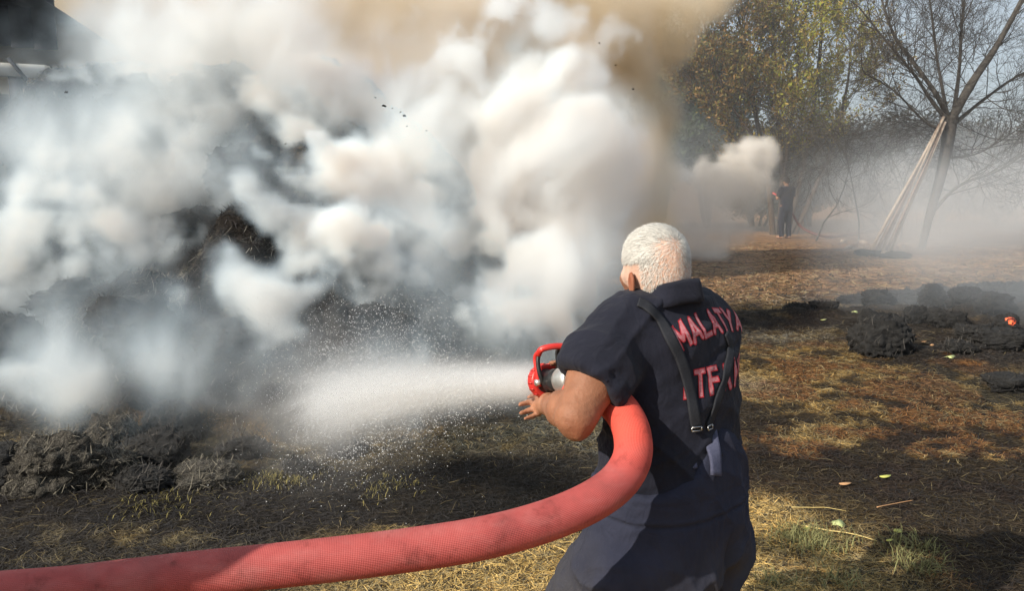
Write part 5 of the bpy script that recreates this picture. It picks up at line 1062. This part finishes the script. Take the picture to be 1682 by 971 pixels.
    T_ = [(1266, 242, 17.2, 18, 1.3), (1250, 238, 17.2, 22, 1.3), (1262, 256, 17.2, 22, 1.3), (1240, 255, 17.1, 34, 1.3), (1210, 266, 17, 38, 1.3), (1180, 288, 16.9, 44, 1.3), (1145, 318, 16.8, 46, 1.2), (1105, 360, 16.6, 50, 1.1), (1190, 310, 17, 60, 1.1), (1230, 300, 17.1, 40, .9), (1150, 350, 16.8, 80, .95), (1100, 380, 16.6, 80, .95), (1200, 370, 17, 50, .7), (1080, 430, 16.4, 80, .8), (1160, 420, 16.6, 60, .7), (1200, 440, 16.4, 40, .5), (1070, 400, 16.4, 60, .9), (1120, 340, 16.8, 60, .8), (1080, 400, 16.6, 90, .85), (1180, 360, 17, 60, .8), (1130, 420, 16.6, 90, .7), (1110, 310, 16.8, 50, 1.0), (1065, 340, 16.5, 60, 1.0), (1150, 340, 16.9, 55, 1.1), (1215, 320, 17, 45, 1.0)]
    X, Y_, Z, B, A_, w3 = puffs(lo, n, h, g_, [(a, b, c, d, e, 0) for a, b, c, d, e in T_], .16, .9, 2.6, 80)
    bil = 1 - fbm(X, Y_, Z, 1.9, 4, .6, 1); D = 4.2 * sstep(.16, .80, B + (bil - .64) * 1.9 * np.clip(B * 2, 0, 1)) * (.30 + .70 * sstep(1.0, 2.4, Z)) * (.55 + .45 * sstep(2.4, 4.6, X)) ; edge = np.minimum.reduce([(X - lo[0]) / .4, (hi[0] - X) / .2, (Y_ - lo[1]) / .3, (hi[1] - Y_) / .3, (Z + .05) / .1]); D = D * np.clip(edge, 0, 1); D[D < .01] = 0
    volume('smoke', lo, hi, n, D, vol_mat('wet_smoke', (1, .96, .90), (.74, .52, .24, .13), .0), 'brownish white cloud blown up by the far firefighter\'s water jet')
    # blue grey smoke hanging over the ground at the right
    lo, hi, n, g_ = grid_of((1.6, 7.0, -.05), (17.5, 27, 7.4), .19)
    X, Y_, Z = [a.astype(np.float32) for a in np.meshgrid(*g_, indexing='ij')]
    f = fbm(X, Y_, Z * 1.8, .36, 5, .6); pxx = X / Y_ * FPX + 841
    hgt = .9 + 1.3 * fbm(X, Y_, 3, .25, 2) + .9 * sstep(13, 19, Y_)
    D = .20 * sstep(.36, .66, f) * sstep(hgt + .9, hgt - .9, Z) * (.25 + .75 * sstep(9, 15, Y_)) * (.10 + .90 * sstep(1280, 1480, pxx))
    D += .55 * np.exp(-((X - 3.1) / 1.0) ** 2 - ((Y_ - 7.3) / .5) ** 2 - ((Z - .25) / .22) ** 2) * sstep(.4, .6, f)
    D += .5 * np.exp(-((X - 5.6) / 1.6) ** 2 - ((Y_ - 9.2) / 1.4) ** 2 - ((Z - .3) / .5) ** 2) * sstep(.35, .6, f)
    D *= 1 - .75 * np.exp(-((pxx - 1290) / 45) ** 2) * sstep(22.4, 21.6, Y_)
    D += .02 * sstep(1230, 1300, pxx) * sstep(14, 17, Y_) * sstep(2.6, 1.2, Z)
    D += .012 * sstep(14, 18, Y_) + .012 * sstep(22.5, 24, Y_)
    D += .07 * sstep(23, 25, Y_) * sstep(4.2, 3, Z)
    edge = np.minimum.reduce([(X - lo[0]) / .8, (hi[0] - X) / .8, (Y_ - lo[1]) / .8, (hi[1] - Y_) / .8, (hi[2] - Z) / .8]); D = D * np.clip(edge, 0, 1); D[D < .004] = 0
    volume('smoke', lo, hi, n, D, vol_mat('thin_blue_smoke', (.84, .92, 1.0), None, .1), 'thin blue grey smoke hanging over the ground and round the tree trunks at right')
# ---- water jet: mist volume and drops
J0 = NOZ; Jn = JD; j1 = np.cross(Jn, UP); j1 /= np.linalg.norm(j1); j2 = np.cross(j1, Jn)
if True:
    lo, hi, n, g_ = grid_of((-2.1, 2.05, .0), (.35, 5.6, 1.75), .03)
    X, Y_, Z = [a.astype(np.float32) for a in np.meshgrid(*g_, indexing='ij')]
    s_ = (X - J0[0]) * Jn[0] + (Y_ - J0[1]) * Jn[1] + (Z - J0[2]) * Jn[2]; drop = .022 * s_ ** 2
    a = (X - J0[0]) * j1[0] + (Y_ - J0[1]) * j1[1] + (Z - J0[2]) * j1[2]; b = (X - J0[0]) * j2[0] + (Y_ - J0[1]) * j2[1] + (Z - J0[2]) * j2[2] + drop
    r_ = np.sqrt(a * a + b * b); sp_ = .035 + .062 * np.clip(s_, 0, 9); st = fbm(a / (sp_ + .02) * 3, b / (sp_ + .02) * 3, s_ * 1.2, 1.3, 4, .6)
    core = np.exp(-(r_ / sp_) ** 2 * 1.6) * np.clip(s_ / .03, 0, 1); D = core * (14 / (1 + 7 * np.clip(s_, 0, 9) ** 1.2)) * (.35 + 1.3 * st)
    D *= 5.0 * sstep(2.75, 1.9, s_)
    up_ = np.exp(-(r_ / (sp_ * 2.1)) ** 2) * sstep(.6, 1.8, s_) * sstep(3.8, 2.8, s_) * .45 * sstep(.35, .65, st); D = D + up_
    edge = np.minimum.reduce([(X - lo[0]) / .2, (hi[0] - X) / .05, (hi[1] - Y_) / .4, (hi[2] - Z) / .2]); D = D * np.clip(edge, 0, 1) * (s_ > 0); D[D < .01] = 0
    volume('water_mist', lo, hi, n, D, vol_mat('water_mist', (1, 1, 1), None, .3), 'fine white water mist fanning out of the nozzle towards the stack', 'water')
ND = 36000
s_ = .02 + 2.35 * RNG.rand(ND) ** .8; sp_ = (.03 + .072 * s_); rr = np.abs(RNG.randn(ND)) * .62; th = RNG.rand(ND) * 6.283
k = RNG.rand(ND) < .4; rr[k] *= 1.5
p = J0 + Jn * s_[:, None] + (np.cos(th) * rr * sp_)[:, None] * j1 + (np.sin(th) * rr * sp_ - .022 * s_ ** 2 - .03 * rr * s_ * (rr > 1) * (np.sin(th) < 0))[:, None] * j2
q = p[RNG.rand(ND) < .22]; m = len(q); sd = RNG.rand(m); back = P(620, 600, 4.2) + RNG.randn(m, 3) * [.28, .4, .22]; p = np.concatenate([p, back]); p = p[p[:, 2] > .03]
n = len(p); sz = (.0007 + .0013 * RNG.rand(n) ** 3) * (1 + .25 * (p[:, 1] - 2)); st = 1 + 2.0 * RNG.rand(n) * (RNG.rand(n) < .5)
oct_ = np.array([[1, 0, 0], [-1, 0, 0], [0, 1, 0], [0, -1, 0], [0, 0, 1], [0, 0, -1]], float); of = np.array([[0, 2, 4], [2, 1, 4], [1, 3, 4], [3, 0, 4], [2, 0, 5], [1, 2, 5], [3, 1, 5], [0, 3, 5]])
bas = np.stack([Jn, j1, j2]); V = (oct_[None] * sz[:, None, None] * np.stack([st, np.ones(n), np.ones(n)], 1)[:, None, :]) @ bas + p[:, None, :]
F = (np.arange(n)[:, None, None] * 6 + of[None]).reshape(-1, 3)
wm = NT('water_drop'); wm.set((.88, .90, .92), .25, 0, .6); wm.b.inputs['Transmission Weight'].default_value = .25
tag(mesh_np('water_spray', V.reshape(-1, 3), F, wm.m, smooth=True), 'white water drops flying out of the nozzle in a widening fan', 'water', kind='stuff')
print('done', time.time() - T0)
